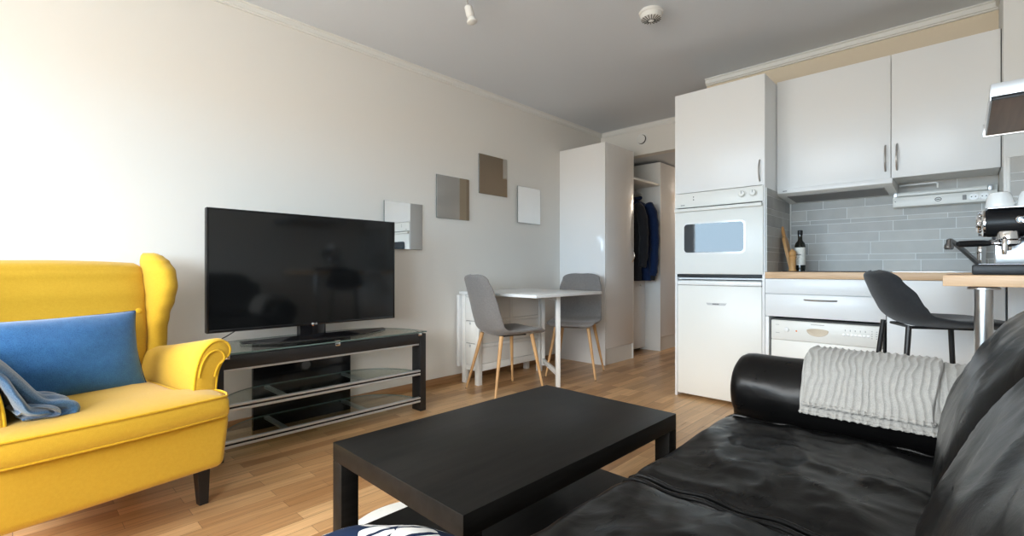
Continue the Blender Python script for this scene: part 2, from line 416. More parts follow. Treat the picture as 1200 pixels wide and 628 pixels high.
# crown mouldings: a stepped profile run along each wall
def crown(name, p0, p1, nrm, zc=CZ, h=.048, d=.03, m='trim'):
    p0, p1, nrm = Vector(p0), Vector(p1), Vector(nrm)
    prof = [(0, 0), (d, 0), (d, -.006), (d * .72, -.010), (d * .72, -h * .8), (d * .45, -h * .84), (d * .45, -h), (0, -h)]
    b = MB(); b.smooth = False
    b.ring_loft([[q + nrm * u + Vector((0, 0, zc + v)) for u, v in prof] for q in (p0, p1)])
    return struct(name, b, M[m])
crown('trim_1', (WX, YF, 0), (WX, YH, 0), (1, 0, 0))
crown('trim_2', (WX + .03, YH, 0), (XH, YH, 0), (0, -1, 0), h=.05)
crown('trim_3', (XH, YK, 0), (KX1, YK, 0), (0, -1, 0), d=.045)
crown('trim_4', (KX1, CY, 0), (KX1, YK - .045, 0), (-1, 0, 0), d=.02)
crown('trim_5', (XR, YF, 0), (XR, CY, 0), (-1, 0, 0))
struct('baseboard_left', MB().box(WX, WX + .014, YF, 4.0, 0, .058, .004), M['base'])
struct('baseboard_front', MB().box(WX + .014, XR, YF, YF + .014, 0, .058, .004), M['base'])
struct('baseboard_right', MB().box(XR - .014, XR, YF + .014, 2.3, 0, .058, .004), M['base'])

# entrance door at the far end of the hall
dr = struct('door_1', MB().box(-2.42, -1.62, YE - .05, YE, 0, 2.02, .004), M['white'])
struct('door_handle', MB().cyl((-2.34, YE - .05, 1.02), (-2.34, YE - .11, 1.02), .012).tube([(-2.34, YE - .105, 1.02), (-2.22, YE - .105, 1.02)], .01), M['steel'], dr)

# tiled splashbacks: raised stone tiles over pale grout, three row heights
def tiles(name, origin, du, dv, nrm, U, V, seed, start=0):
    rnd = random.Random(seed); o, du, dv, nrm = Vector(origin), Vector(du), Vector(dv), Vector(nrm)
    b = MB(); b.smooth = False
    def slab(u0, u1, v0, v1, d0, d1, mi):
        b.mi = mi; q = [(u0, v0), (u1, v0), (u1, v1), (u0, v1)]
        b.ring_loft([[o + du * u + dv * v + nrm * d for u, v in q] for d in (d0, d1)])
    slab(0, U, 0, V, 0, .006, 0)
    hs = [.078, .04, .083, .066, .066, .03, .076, .062]; v = .0; i = start; g = .0038
    while v < V - .004:
        h = hs[i % len(hs)]; i += 1
        v1 = min(v + h, V); u = -rnd.uniform(0, .25)
        while u < U:
            w = rnd.choice((.19, .24, .3, .36)); a, c = max(0, u), min(U, u + w)
            if c - a > .008: slab(a + g / 2, c - g / 2, v + g / 2, v1 - g / 2, .006, .0085, rnd.randint(1, 4))
            u += w
        v = v1
    return struct(name, b, [M['grout']] + M['tiles'], sharp=0)
WT = .911
tiles('wall_tiles_back', (KX0 + .012, YK - .0005, WT), (1, 0, 0), (0, 0, 1), (0, -1, 0), KX1 - KX0 - .014, .60, 3)
tiles('wall_tiles_side', (KX0 + .0005, 3.395, WT), (0, 1, 0), (0, 0, 1), (1, 0, 0), YK - 3.405, .55, 11, 3)
tiles('wall_tiles_column', (KX1 + .024, CY - .0005, WT), (1, 0, 0), (0, 0, 1), (0, -1, 0), .60, .58, 5, 2)
b = MB(); b.box(KX1 + .012, KX1 + .0235, CY - .012, CY - .0005, WT, 1.492); b.box(KX1 + .0115, XR, CY - .012, CY - .0005, 1.4925, 1.4985)
struct('trim_6', b, M['trim'])
struct('trim_7', MB().box(KX0 + .0115, KX0 + .0195, YK - .02, YK - .010, WT, 1.45), M['trim'])

# ------------------------------------------------------------------ wardrobe and hall closet
def bow_handle(b, p0, p1, out, r=.0055, lift=.028):
    p0, p1, out = Vector(p0), Vector(p1), Vector(out); n = 14
    b.tube([p0 + (p1 - p0) * (i / n) + out * (lift * math.sin(math.pi * i / n) ** .75 if 0 < i < n else 0) for i in range(n + 1)], r, 8)
    return b
XW = -2.505
w = thing('wardrobe', 'tall white high gloss wardrobe in the left wall corner behind the dining chairs', 'wardrobe', (-2.78, 4.2, 0))
obj('carcass', MB().box(WX + .004, XW - .024, 3.945, 4.452, .155, 2.147), M['white'], w)
obj('side_panel', MB().box(WX + .002, XW - .002, 3.925, 3.9445, 0, 2.15, .0015), M['whitegloss'], w)
obj('side_panel', MB().box(WX + .002, XW - .002, 4.4525, 4.470, 0, 2.15, .0015), M['whitematt'], w)
d = obj('door', MB().box(XW - .022, XW, 3.947, 4.450, .158, 2.148, .0015), M['whitegloss'], w)
obj('handle', bow_handle(MB(), (XW, 4.425, 1.0), (XW, 4.425, 1.13), (1, 0, 0), .005, .03), M['chrome'], d)
obj('plinth', MB().box(WX + .05, XW - .012, 3.9455, 4.4515, 0, .153), M['whitematt'], w)

w = thing('hall_closet', 'white hall closet with tall panel beyond the jackets in the passage', 'closet', (-2.78, 5.5, 0))
obj('side_panel', MB().box(WX + .002, -2.497, 5.045, 5.065, 0, 2.137, .0015), M['whitematt'], w)
obj('door', MB().box(-2.52, -2.499, 5.067, 5.66, .158, 2.135, .0015), M['whitegloss'], w)
obj('door', MB().box(-2.52, -2.499, 5.663, 6.25, .158, 2.135, .0015), M['whitegloss'], w)
obj('carcass', MB().box(WX + .004, -2.522, 5.0655, 6.25, .155, 2.13), M['white'], w)
obj('plinth', MB().box(WX + .05, -2.515, 5.0655, 6.25, 0, .152), M['whitematt'], w)
w = thing('coat_shelf', 'white hat shelf with coat rail between wardrobe and hall closet', 'shelf', (-2.78, 4.75, 1.87))
obj('shelf_board', MB().box(WX + .002, XW, 4.4715, 5.0435, 1.865, 1.89, .0015), M['whitematt'], w)
b = MB().tube([(-2.74, 4.4715, 1.80), (-2.74, 5.044, 1.80)], .012)
obj('coat_rail', b, M['steel'], w)
w = thing('shoe_cabinet', 'low white gloss cabinet standing below the hanging jackets', 'cabinet', (-2.87, 4.76, 0))
obj('carcass', MB().box(WX + .002, -2.70, 4.476, 5.04, .03, .80), M['white'], w)
obj('door', MB().box(-2.699, -2.68, 4.476, 5.04, .032, .80, .002), M['whitegloss'], w)
obj('plinth', MB().box(WX + .03, -2.74, 4.49, 5.03, 0, .029), M['grey_gap'], w)
obj('knob', MB().lathe([(.006, 0), (.006, .012), (.013, .018), (.012, .026), (.004, .029)], (-2.68, 4.9, .74), (1, 0, 0), 16), M['chrome'], w)

def jacket(name, label, m, y, x, ztop, zbot, wid, thick, seed, sleeve_z, cuff=True):
    """hangs on the rail, shoulders running along X; the sleeve on the room side is in view"""
    t = thing(name, label, 'jacket', (x, y, zbot), 0)
    lv = []; n = 32
    tab = [(0, .20, .2), (.02, .40, .7), (.08, .82, 1.0), (.2, .92, 1.0), (.55, .90, .95), (.85, .96, 1.05), (1, .98, 1.0)]
    b = MB()
    rings = []
    for i in range(25):
        f = i / 24; sx, sy = lerp_tab(tab, f); z = ztop + (zbot - ztop) * f
        ring = []
        for k in range(n):
            a = 2 * math.pi * k / n; c, s_ = math.cos(a), math.sin(a)
            px = x - .04 + wid * .5 * sx * math.copysign(abs(c) ** .8, c); py = y + thick * .5 * sy * math.copysign(abs(s_) ** .8, s_)
            w_ = .012 * fbm((a * 1.5, z * 3, seed), 1.0) + .008 * math.sin(a * 5 + z * 6 + seed) * f
            ring.append(Vector((px + w_ * c, py + w_ * s_, z)))
        rings.append(ring)
    b.ring_loft(rings); obj('body', b, m, t)
    xs = x - .04 + wid * .43
    pts = curve([(xs - .03, y, ztop - .055), (xs + .035, y + .005, ztop - .16), (xs + .06, y + .01, ztop - .38), (xs + .052, y + .012, sleeve_z + .12), (xs + .035, y + .014, sleeve_z)], 6)
    rr = [.058 + .004 * math.sin(i * 1.7 + seed) - .016 * i / len(pts) for i in range(len(pts))]; rr[0] = .03; rr[1] = .05
    obj('sleeve', MB().tube(pts, rr, 16), m, t)
    if cuff: obj('cuff', MB().tube([pts[-1] + Vector((0, 0, .012)), pts[-1] + Vector((-.004, 0, -.03)), pts[-1] + Vector((-.006, 0, -.055))], [.034, .036, .03], 16), M['coatblack'], t)
    obj('collar', MB().tube([(x - .10, y - .03, ztop - .015), (x - .03, y - .055, ztop + .012), (x + .03, y, ztop + .022), (x - .03, y + .05, ztop + .012), (x - .10, y + .03, ztop - .015)], .02, 10), m, t)
    obj('hanger_hook', MB().tube([(x - .04, y, ztop - .02), (x - .04, y, 1.775), (x - .022, y, 1.80), (x - .04, y, 1.818), (x - .055, y, 1.808)], .003, 8), M['steel'], t)
    return t
jacket('black_coat', 'black coat hanging in front on the coat rail beside the wardrobe', M['coatblack'], 4.66, -2.70, 1.68, .80, .42, .14, 1.3, .95, False)
jacket('blue_jacket', 'navy blue jacket with dark cuff hanging behind the black coat', M['coatblue'], 4.84, -2.66, 1.70, .80, .40, .13, 4.1, .86)

t = thing('air_vent', 'round white air valve on the wall over the hall opening', 'vent', (-2.536, YH, 2.329))
obj('flange', MB().lathe([(.064, 0), (.066, .006), (.06, .010), (.053, .010), (.05, .004)], (-2.536, YH - .0005, 2.329), (0, -1, 0), 40), M['trim'], t)
obj('throat', MB().lathe([(.051, .0045), (.051, .0055)], (-2.536, YH - .0005, 2.329), (0, -1, 0), 40), M['grey_gap'], t)
obj('disc', MB().lathe([(.02, .006), (.044, .018), (.046, .022), (.042, .027), (.02, .031), (.002, .032)], (-2.536, YH - .0005, 2.329), (0, -1, 0), 40), M['trim'], t)

# ------------------------------------------------------------------ ceiling fittings
sx, sy = -1.376, 2.66
t = thing('smoke_detector', 'round white smoke detector on the ceiling', 'smoke detector', (sx, sy, CZ))
obj('base_ring', MB().lathe([(.068, 0), (.071, .006), (.070, .016), (.064, .02)], (sx, sy, CZ - .0005), (0, 0, -1), 48), M['trim'], t)
b = MB(); b.lathe([(.062, .018), (.064, .024), (.058, .046), (.03, .056), (.012, .057)], (sx, sy, CZ - .0005), (0, 0, -1), 48)
obj('housing', b, M['trim'], t)
for i in range(18):
    a = 2 * math.pi * i / 18
    d = Vector((math.cos(a), math.sin(a), 0))
    if i == 0: fins = MB()
    fins.tube([Vector((sx, sy, CZ - .0585)) + d * .018, Vector((sx, sy, CZ - .0555)) + d * .034, Vector((sx, sy, CZ - .049)) + d * .058], .0022, 6)
obj('grille_slots', fins, M['grey_gap'], t)
obj('test_button', MB().lathe([(.013, .056), (.013, .061), (.008, .063)], (sx, sy, CZ), (0, 0, -1), 20), M['cup'], t)

t = thing('ceiling_spotlight', 'small white ceiling spotlight on a bar at the top edge', 'spotlight', (-2.06, 1.80, CZ))
obj('rail', MB().box(-2.02, -1.40, 1.735, 1.765, CZ - .045, CZ - .025, .004), M['trim'], t)
obj('ceiling_plate', MB().box(-1.80, -1.56, 1.72, 1.78, CZ - .026, CZ - .0005, .003), M['trim'], t)
obj('arm', MB().tube([(-2.0, 1.75, CZ - .035), (-2.055, 1.785, CZ - .032), (-2.067, 1.803, CZ - .06)], .005, 8), M['steel'], t)
hd = obj('lamp_head', MB().lathe([(.012, 0), (.022, .003), (.023, .008), (.0225, .062), (.019, .066)], (-2.067, 1.803, CZ - .05), (.20, .16, -1), 24), M['trim'], t)
obj('bulb', MB().lathe([(.014, .063), (.020, .072), (.029, .088), (.030, .094), (.022, .099), (.006, .101)], (-2.067, 1.803, CZ - .05), (.20, .16, -1), 24), M['bulb'], hd)

# ------------------------------------------------------------------ wall mirrors
for (a, c, z0, z1, yaw, lab) in ((1.845, 2.190, 1.077, 1.425, 3.5, 'square frameless mirror partly hidden behind the television'),
                            (2.323, 2.672, 1.338, 1.684, 1.5, 'square mirror on the wall, second to the right of the television'),
                            (2.783, 3.134, 1.586, 1.930, 1.0, 'highest of the square wall mirrors'),
                            (3.263, 3.606, 1.366, 1.709, 2.6, 'square wall mirror nearest the tall white wardrobe')):
    t = thing('wall_mirror', lab, 'mirror', (WX, (a + c) / 2, z0), 0, 'square mirrors on the left wall')
    ym = Matrix.Translation((WX + .001, c, 0)) @ Matrix.Rotation(R(yaw), 4, 'Z') @ Matrix.Translation((-WX - .001, -c, 0)); ym = Matrix.Translation((0, 0, 0)) @ ym
    ym = Matrix.Translation((.0002, 0, 0)) @ ym
    obj('backing', MB().box(WX + .001, WX + .008, a, c, z0, z1, mx=ym), M['mirroredge'], t)
    obj('mirror_glass', MB().box(WX + .0083, WX + .011, a + .001, c - .001, z0 + .001, z1 - .001, mx=ym), M['mirror'], t)

# ------------------------------------------------------------------ television and stand
XF = -2.585
t = thing('television_stand', 'black television stand with clear glass shelves along the left wall', 'tv stand', (-2.78, 1.26, 0))
def shelf_poly(y0, y1, xf, xb, inset):
    pts = [(xf, y0), (xf, y1)]
    for i in range(1, 13):
        a = math.pi / 2 * i / 12
        pts.append((xb + (xf - xb) * (1 - math.sin(a)) if i < 12 else xb, y1 - inset * (1 - math.cos(a))))
    for i in range(12, 0, -1):
        a = math.pi / 2 * i / 12
        pts.append((xb + (xf - xb) * (1 - math.sin(a)) if i < 12 else xb, y0 + inset * (1 - math.cos(a))))
    return pts
for nm, z, xf, xb, ins in (('glass_top', .514, XF + .012, -3.03, .30), ('glass_shelf', .252, XF + .004, -2.948, .32), ('glass_shelf', .075, XF + .004, -2.948, .32)):
    y0, y1 = (.625, 1.885) if nm == 'glass_top' else (.7005, 1.8355)
    b = MB(); b.smooth = False
    b.ring_loft([[Vector((u, v, w)) for u, v in shelf_poly(y0, y1, xf, xb, ins)] for w in (z, z + .007)])
    for f in b.bm.faces:
        f.normal_update()
        f.material_index = 0 if abs(f.normal.z) > .5 else 1
    obj(nm, b, [M['shelfglass'], M['glassedge']], t, sharp=0)
for y in (.655, 1.836): obj('leg', MB().box(XF - .085, XF + .008, y, y + .045, 0, .5065, .002), M['blackmetal'], t)
b = MB().box(XF - .05, XF + .004, .7005, 1.8355, .442, .5065, .002); obj('front_beam', b, M['blackmetal'], t)
obj('rail', MB().box(XF - .04, XF - .004, .7005, 1.8355, .430, .4415, .002), M['alu'], t)
for z in (.252, .075):
    r_ = obj('shelf_rail', MB().box(XF - .012, XF + .012, .7005, 1.8355, z - .0145, z - .001, .002).box(XF - .012, XF + .012, .7005, 1.8355, z + .008, z + .019, .002), M['alu'], t)
    obj('rail_groove', MB().box(XF + .005, XF + .010, 0.7008, 1.8352, z - .001, z + .008), M['blackplastic'], r_)
    for y in (1.02, 1.49):
        obj('shelf_bracket', MB().box(-2.948, XF - .012, y - .014, y + .014, z - .016, z - .001, .002), M['alu'], t)
b = MB().box(-2.98, -2.95, .95, 1.545, .002, .505, .002); bp = obj('back_panel', b, M['blackgloss'], t)
gr = obj('cable_grommet', MB().lathe([(.036, 0), (.036, .004), (.031, .006), (.029, .001), (.002, .001)], (-2.9495, 1.25, .338), (1, 0, 0), 32), M['blackplastic'], bp)
obj('grommet_cover', MB().lathe([(.027, .0015), (.027, .003), (.002, .0035)], (-2.9495, 1.25, .338), (1, 0, 0), 28), mat('dark_grey_plastic', srgb(78, 78, 80), .6), gr)
for y in (.71, 1.27, 1.83):
    obj('glass_clip', MB().box(XF + .0045, XF + .0155, y - .014, y + .014, .494, .5135, .003).box(XF - .012, XF + .0155, y - .014, y + .014, .5213, .525, .001), M['chrome'], t)
XT = -2.735
tv = thing('television', 'large flat black television on the glass topped stand', 'television', (-2.80, 1.205, .5215))
b = MB(); b.box(XT - .035, XT, .665, 1.742, .606, 1.238, .004); b.box(XT - .075, XT - .0355, .80, 1.60, .66, 1.02, .012)
obj('housing', b, M['blackplastic'], tv)
sc_ = obj('screen', MB().box(XT + .0002, XT + .0015, .675, 1.732, .622, 1.229), M['screen'], tv)
b = MB(); xf = XT + .004
for y0, y1, z0, z1 in ((.665, .6745, .606, 1.238), (1.7325, 1.742, .606, 1.238), (.6748, 1.7322, .606, .6215), (.6748, 1.7322, 1.2295, 1.238)):
    b.box(XT + .0002, xf, y0, y1, z0, z1, .001)
bz = obj('bezel', b, M['blackgloss'], tv)
def text(name, body, size, loc, rot, m, parent, depth=.0004):
    cu = bpy.data.curves.new('t', 'FONT'); cu.body = body; cu.size = size; cu.extrude = depth; cu.align_x = 'CENTER'; cu.align_y = 'CENTER'
    o = bpy.data.objects.new('t', cu); COL.objects.link(o)
    me = bpy.data.meshes.new_from_object(o.evaluated_get(bpy.context.evaluated_depsgraph_get()))
    bpy.data.objects.remove(o); bpy.data.curves.remove(cu)
    b = MB(); b.bm.from_mesh(me); bpy.data.meshes.remove(me)
    b.bm.transform(Matrix.Translation(loc) @ rot)
    return obj(name, b, m, parent, sharp=0)
RX = Matrix(((0, 0, 1, 0), (1, 0, 0, 0), (0, 1, 0, 0), (0, 0, 0, 1)))     # text reading along +Y, facing +X
RYF = Matrix(((1, 0, 0, 0), (0, 0, -1, 0), (0, 1, 0, 0), (0, 0, 0, 1)))   # text reading along +X, facing -Y
text('logo', 'LG', .014, (xf, 1.215, .6135), RX, M['logo'], bz)
obj('logo_roundel', MB().lathe([(.0062, 0), (.0062, .0008), (.005, .001)], (xf, 1.196, .6135), (1, 0, 0), 20), M['logo'], bz)
obj('standby_light', MB().box(XT - .008, XT + .001, 1.196, 1.204, .6005, .6058, .001), M['amber'], bz)
obj('neck', MB().prism([(-2.79, 1.13), (-2.745, 1.13), (-2.735, 1.155), (-2.735, 1.255), (-2.745, 1.28), (-2.79, 1.28)], lambda u, v, w: (u, v, w), .545, .6055), M['blackgloss'], tv)
# crescent foot
b = MB(); rings = []
for i in range(33):
    f = i / 32 * 2 - 1; y = 1.29 + .435 * f; xc = -2.845 + .115 * (1 - f * f)
    wd = .05 + .045 * (1 - f * f); zt = .536 + .018 * (1 - f * f)
    rings.append([Vector((xc + wd * .55, y, .5225)), Vector((xc + wd * .5, y, .529)), Vector((xc, y, zt)), Vector((xc - wd * .5, y, zt - .004)), Vector((xc - wd * .55, y, .5225))])
b.ring_loft(rings); obj('stand_foot', b, M['blackgloss'], tv, sharp=25)
tag(recenter(obj('power_cable', MB().tube(curve([(-2.80, .95, .66), (-2.86, .86, .61), (-2.88, .78, .56), (-2.93, .70, .5245), (-3.0, .60, .50), (-3.03, .57, .3), (-3.03, .57, .03)], 8), .0028, 8), M['blackplastic']), (-2.9, .8, .5)),
    'thin black cable running from the television down behind the stand', 'cable')

# ------------------------------------------------------------------ dining table (gate-leg) and chairs
t = thing('drop_leaf_table', 'white gateleg table with drawers, one leaf raised between two grey chairs', 'table', (-2.9, 2.94, 0))
TX0, TX1, TY0, TY1, TZ = -3.0, -2.80, 2.55, 3.34, .745
b = MB()
for x in (TX0, TX1 - .042):
    for y in (TY0, TY1 - .042):
        obj('leg', MB().box(x, x + .042, y, y + .042, 0, TZ - .0225, .002), M['whitematt'], t)
b = MB(); bz_ = .0015
b.box(TX0 + .0425, TX1 - .0425, TY0 + .012, TY1 - .012, .11, TZ - .0225)
for z0, z1 in ((.11, .165), (.30, .325), (.49, .515), (.695, TZ - .0225)): b.box(TX1 - .018, TX1 - .004, TY0 + .0425, TY1 - .0425, z0, z1, bz_)
b.box(TX1 - .018, TX1 - .006, 2.925, 2.955, .11, TZ - .0225, bz_)
obj('cabinet_frame', b, M['whitematt'], t)
b = MB(); b.box(TX1 - .034, TX1 - .017, TY0 + .0425, TY1 - .0425, .112, TZ - .024)
obj('side_panel', b, M['whitematt'], t)
for z0, z1 in ((.155, .325), (.332, .505), (.512, .70)):
    obj('drawer_gap', MB().box(TX0 + .0425, TX1 - .0425, TY0 + .0095, TY0 + .0119, z0 - .0025, z1 + .0025), M['rubber'], t)
    dd = obj('drawer', MB().box(TX0 + .045, TX1 - .045, TY0 + .003, TY0 + .0094, z0, z1, .0015), M['whitematt'], t)
    obj('knob', MB().box((TX0 + TX1) / 2 - .008, (TX0 + TX1) / 2 + .008, TY0 - .001, TY0 + .0029, z1 - .026, z1 - .006, .002), M['alu'], dd)
obj('tabletop', MB().box(TX0 - .012, TX1 + .01, TY0 - .02, TY1 + .02, TZ - .022, TZ, .002), M['white'], t)
obj('raised_leaf', MB().box(TX1 + .0115, -2.175, TY0 - .02, TY1 + .02, TZ - .022, TZ, .002), M['white'], t)
obj('folded_leaf', MB().box(WX + .018, TX0 - .0125, TY0 - .02, TY1 + .02, .13, TZ - .03, .002), M['white'], t)
# swung-out gate
pv, ft = Vector((-2.775, 3.315, 0)), Vector((-2.315, 2.955, 0)); dr_ = (ft - pv).normalized(); pr = Vector((-dr_.y, dr_.x, 0))
gm = Matrix((( dr_.x, pr.x, 0, pv.x), (dr_.y, pr.y, 0, pv.y), (0, 0, 1, 0), (0, 0, 0, 1))); L = (ft - pv).length
b = MB(); b.box(0, .03, -.015, .015, .06, .715, .002, mx=gm); b.box(L - .035, L, -.017, .017, 0, .7225, .002, mx=gm)
b.box(.0305, L - .0355, -.011, .011, .675, .72, .002, mx=gm); b.box(.0305, L - .0355, -.011, .011, .085, .125, .002, mx=gm)
g = obj('gate_leg', b, M['whitematt'], t)
for z in (.105, .66):
    for sd in (1, -1): obj('screw_cap', MB().cyl(gm @ Vector((L - .018, sd * .0168, z)), gm @ Vector((L - .018, sd * .019, z)), .005, seg=12), M['alu'], g)
b = MB()
for y0, y1 in ((TY0 + .0425, 2.9245), (2.9555, TY1 - .0425)):
    for z0, z1 in ((.166, .299), (.326, .489), (.516, .694)): b.box(TX1 - .0168, TX1 - .010, y0 + .003, y1 - .003, z0 + .002, z1 - .004, .001)
obj('side_front', b, M['whitematt'], t)

def shell(b, path, thick, ns=34, nt=20):
    """padded shell: rows (x, z, halfwidth, side_lift) from the seat's front to the back's top; local +x is forward"""
    P = [Vector((p[0], p[1], 0)) for p in path]; n = len(path)
    cs = curve(P, 8); wl = []
    m = len(cs)
    for i in range(m):
        f = i / 8; k = min(int(f), n - 2); u = f - k
        u2 = u * u * (3 - 2 * u)
        wl.append((path[k][2] + (path[k + 1][2] - path[k][2]) * u2, path[k][3] + (path[k + 1][3] - path[k][3]) * u2))
    def pt(i, s, side):
        c = cs[i]; tn = (cs[min(i + 1, m - 1)] - cs[max(i - 1, 0)]).normalized()
        nr = Vector((tn.y, -tn.x, 0))             # towards the sitter
        if nr.dot(Vector((.3, 1, 0))) < 0: nr = -nr
        w, l = wl[i]
        # rounded outline at both ends
        d0 = min(1, (i + .25) / 7); d1 = min(1, (m - 1 - i + .25) / 7)
        w *= (1 - (1 - d0) ** 2.6) ** .42 * (1 - (1 - d1) ** 2.6) ** .42
        edge = max(0, 1 - abs(s) ** 4) ** .5
        e2 = min(1, (min(i, m - 1 - i) / 2.5)) ** .5 if min(i, m - 1 - i) < 3 else 1
        q = c + nr * (l * abs(s) ** 2.2) + nr * side * thick * .5 * edge * e2
        return Vector((q.x, s * w, q.y))
    rings = []
    ss = [-math.cos(math.pi * k / nt) for k in range(nt + 1)]
    for i in range(m):
        rings.append([pt(i, s, 1) for s in ss] + [pt(i, s, -1) for s in ss[::-1][1:-1]])
    b.ring_loft(rings); return b

def dining_chair(loc, rz, label):
    t = thing('dining_chair', label, 'chair', loc, rz, 'grey shell chairs at the white table')
    b = MB()
    shell(b, [(.235, .440, .19, .004), (.19, .462, .205, .012), (.06, .452, .215, .022), (-.09, .448, .215, .03), (-.175, .475, .21, .042), (-.215, .55, .205, .05),
              (-.24, .65, .20, .045), (-.262, .75, .195, .034), (-.285, .835, .176, .022), (-.297, .887, .145, .012)], .038)
    obj('seat_shell', b, M['greyfab'], t, world=False, sharp=0)
    b = MB(); b.tube([(-.10, -.11, .434), (.10, -.11, .434), (.10, .11, .434), (-.10, .11, .434)], .006, 8, closed=True)
    obj('frame', b, M['blackmetal'], t, world=False)
    for sx_ in (1, -1):
        for sy_ in (1, -1):
            a, c = Vector((.135 * sx_, .14 * sy_, .438)), Vector((.215 * sx_ - .02, .215 * sy_, 0))
            lg = obj('leg', MB().cyl(c + (a - c) * .012, a, .0085, .0155, 16), M['legwood'], t, world=False)
            obj('foot_pad', MB().cyl(c, c + (a - c) * .012, .0085, .0085, 12), M['blackplastic'], lg, world=False)
    return t
dining_chair((-2.55, 2.615, 0), R(90 - 13), 'grey shell chair with wooden legs in front of the white table')
dining_chair((-2.50, 3.43, 0), R(-90 + 24), 'grey shell chair with wooden legs between table and wardrobe')

# ------------------------------------------------------------------ armchair
AL, AR = (-2.449, .178, 0), R(10)
A = thing('wing_armchair', 'yellow upholstered wingback armchair beside the television stand', 'armchair', AL, AR)
def part(name, b, m, parent=A, **k): return obj(name, b, m, parent, world=False, **k)
# apron / base
def ap(q):
    z = q.z; f = (z + .1) / .2
    return Vector((q.x + .02, q.y * (.93 + .07 * f), z + .272))
ap_b = MB().rbox((.43, .338, .1), .03, (8, 8, 3), ap); part('base_frame', ap_b, M['yellow'])
# T-shaped seat cushion : outline loft
def cush_outline(off):
    o = off
    pts = [(-.26, -.245), (.27, -.245), (.318, -.252), (.332, -.30), (.348, -.334), (.40, -.338), (.455, -.322), (.474, -.28), (.486, 0)]
    return pts + [(x, -y) for x, y in pts[-2::-1]]
def smooth_outline(pts, n=5): return [(p.x, p.y) for p in curve([Vector((x, y, 0)) for x, y in pts], n)]
b = MB(); rings = []
for o, z in ((.05, .366), (.012, .368), (.0, .378), (-.002, .40), (.0, .428), (.010, .442), (.03, .450), (.08, .457), (.16, .462)):
    ring = []
    for x, y in smooth_outline(cush_outline(0)):
        k = 1 - o * 2.2
        ring.append(Vector(((x - .1) * (1 - o * 2) + .1, y * (1 - o * 2.4), z + .004 * fbm((x * 6, y * 6, z), 1))))
    rings.append(ring)
b.ring_loft(rings); sc = part('seat_cushion', b, M['yellow'], sharp=60)
b = MB()
for z, g in ((.445, -.001), (.371, .0)):
    b.tube([((x - .1) * (1 + g - .012) + .1, y * (1 + g - .014), z) for x, y in smooth_outline(cush_outline(0))], .0045, 8, closed=False)
part('piping', b, M['yellowpipe'], sc)
# backrest
b = MB(); rings = []; n = 48
btab = [(.36, -.27, .085, .29), (.48, -.305, .085, .305), (.62, -.34, .078, .322), (.80, -.372, .07, .33), (.90, -.395, .062, .33), (.942, -.403, .05, .325), (.960, -.407, .03, .315), (.968, -.409, .006, .30)]
for i in range(40):
    z = .36 + (.968 - .36) * (i / 39) ** .8 if i < 30 else .36 + (.968 - .36) * (i / 39) ** .8
    cx_, hx, hy = lerp_tab(btab, z); ring = []
    for k in range(n):
        a = 2 * math.pi * k / n; c, s_ = math.cos(a), math.sin(a)
        X = cx_ + hx * math.copysign(abs(c) ** .6, c); Y = hy * math.copysign(abs(s_) ** .35, s_)
        zz = z - .018 * (abs(Y) / .33) ** 2 * (1 if z > .9 else 0) * ((z - .9) / .1 if z > .9 else 0)
        ring.append(Vector((X, Y, zz)))
    rings.append(ring)
b.ring_loft(rings); bk = part('backrest', b, M['yellow'], sharp=70)
for y, z in ((.17, .66), (-.17, .66), (0, .66), (.285, .735), (-.285, .735)):
    cx_, hx, hy = lerp_tab(btab, z)
    part('button', MB().lathe([(.012, -.004), (.013, .002), (.009, .007), (.002, .009)], (cx_ + hx * (1.0 if abs(y) < .2 else .88), y, z), (1, 0, .12), 16), M['yellowpipe'], bk)
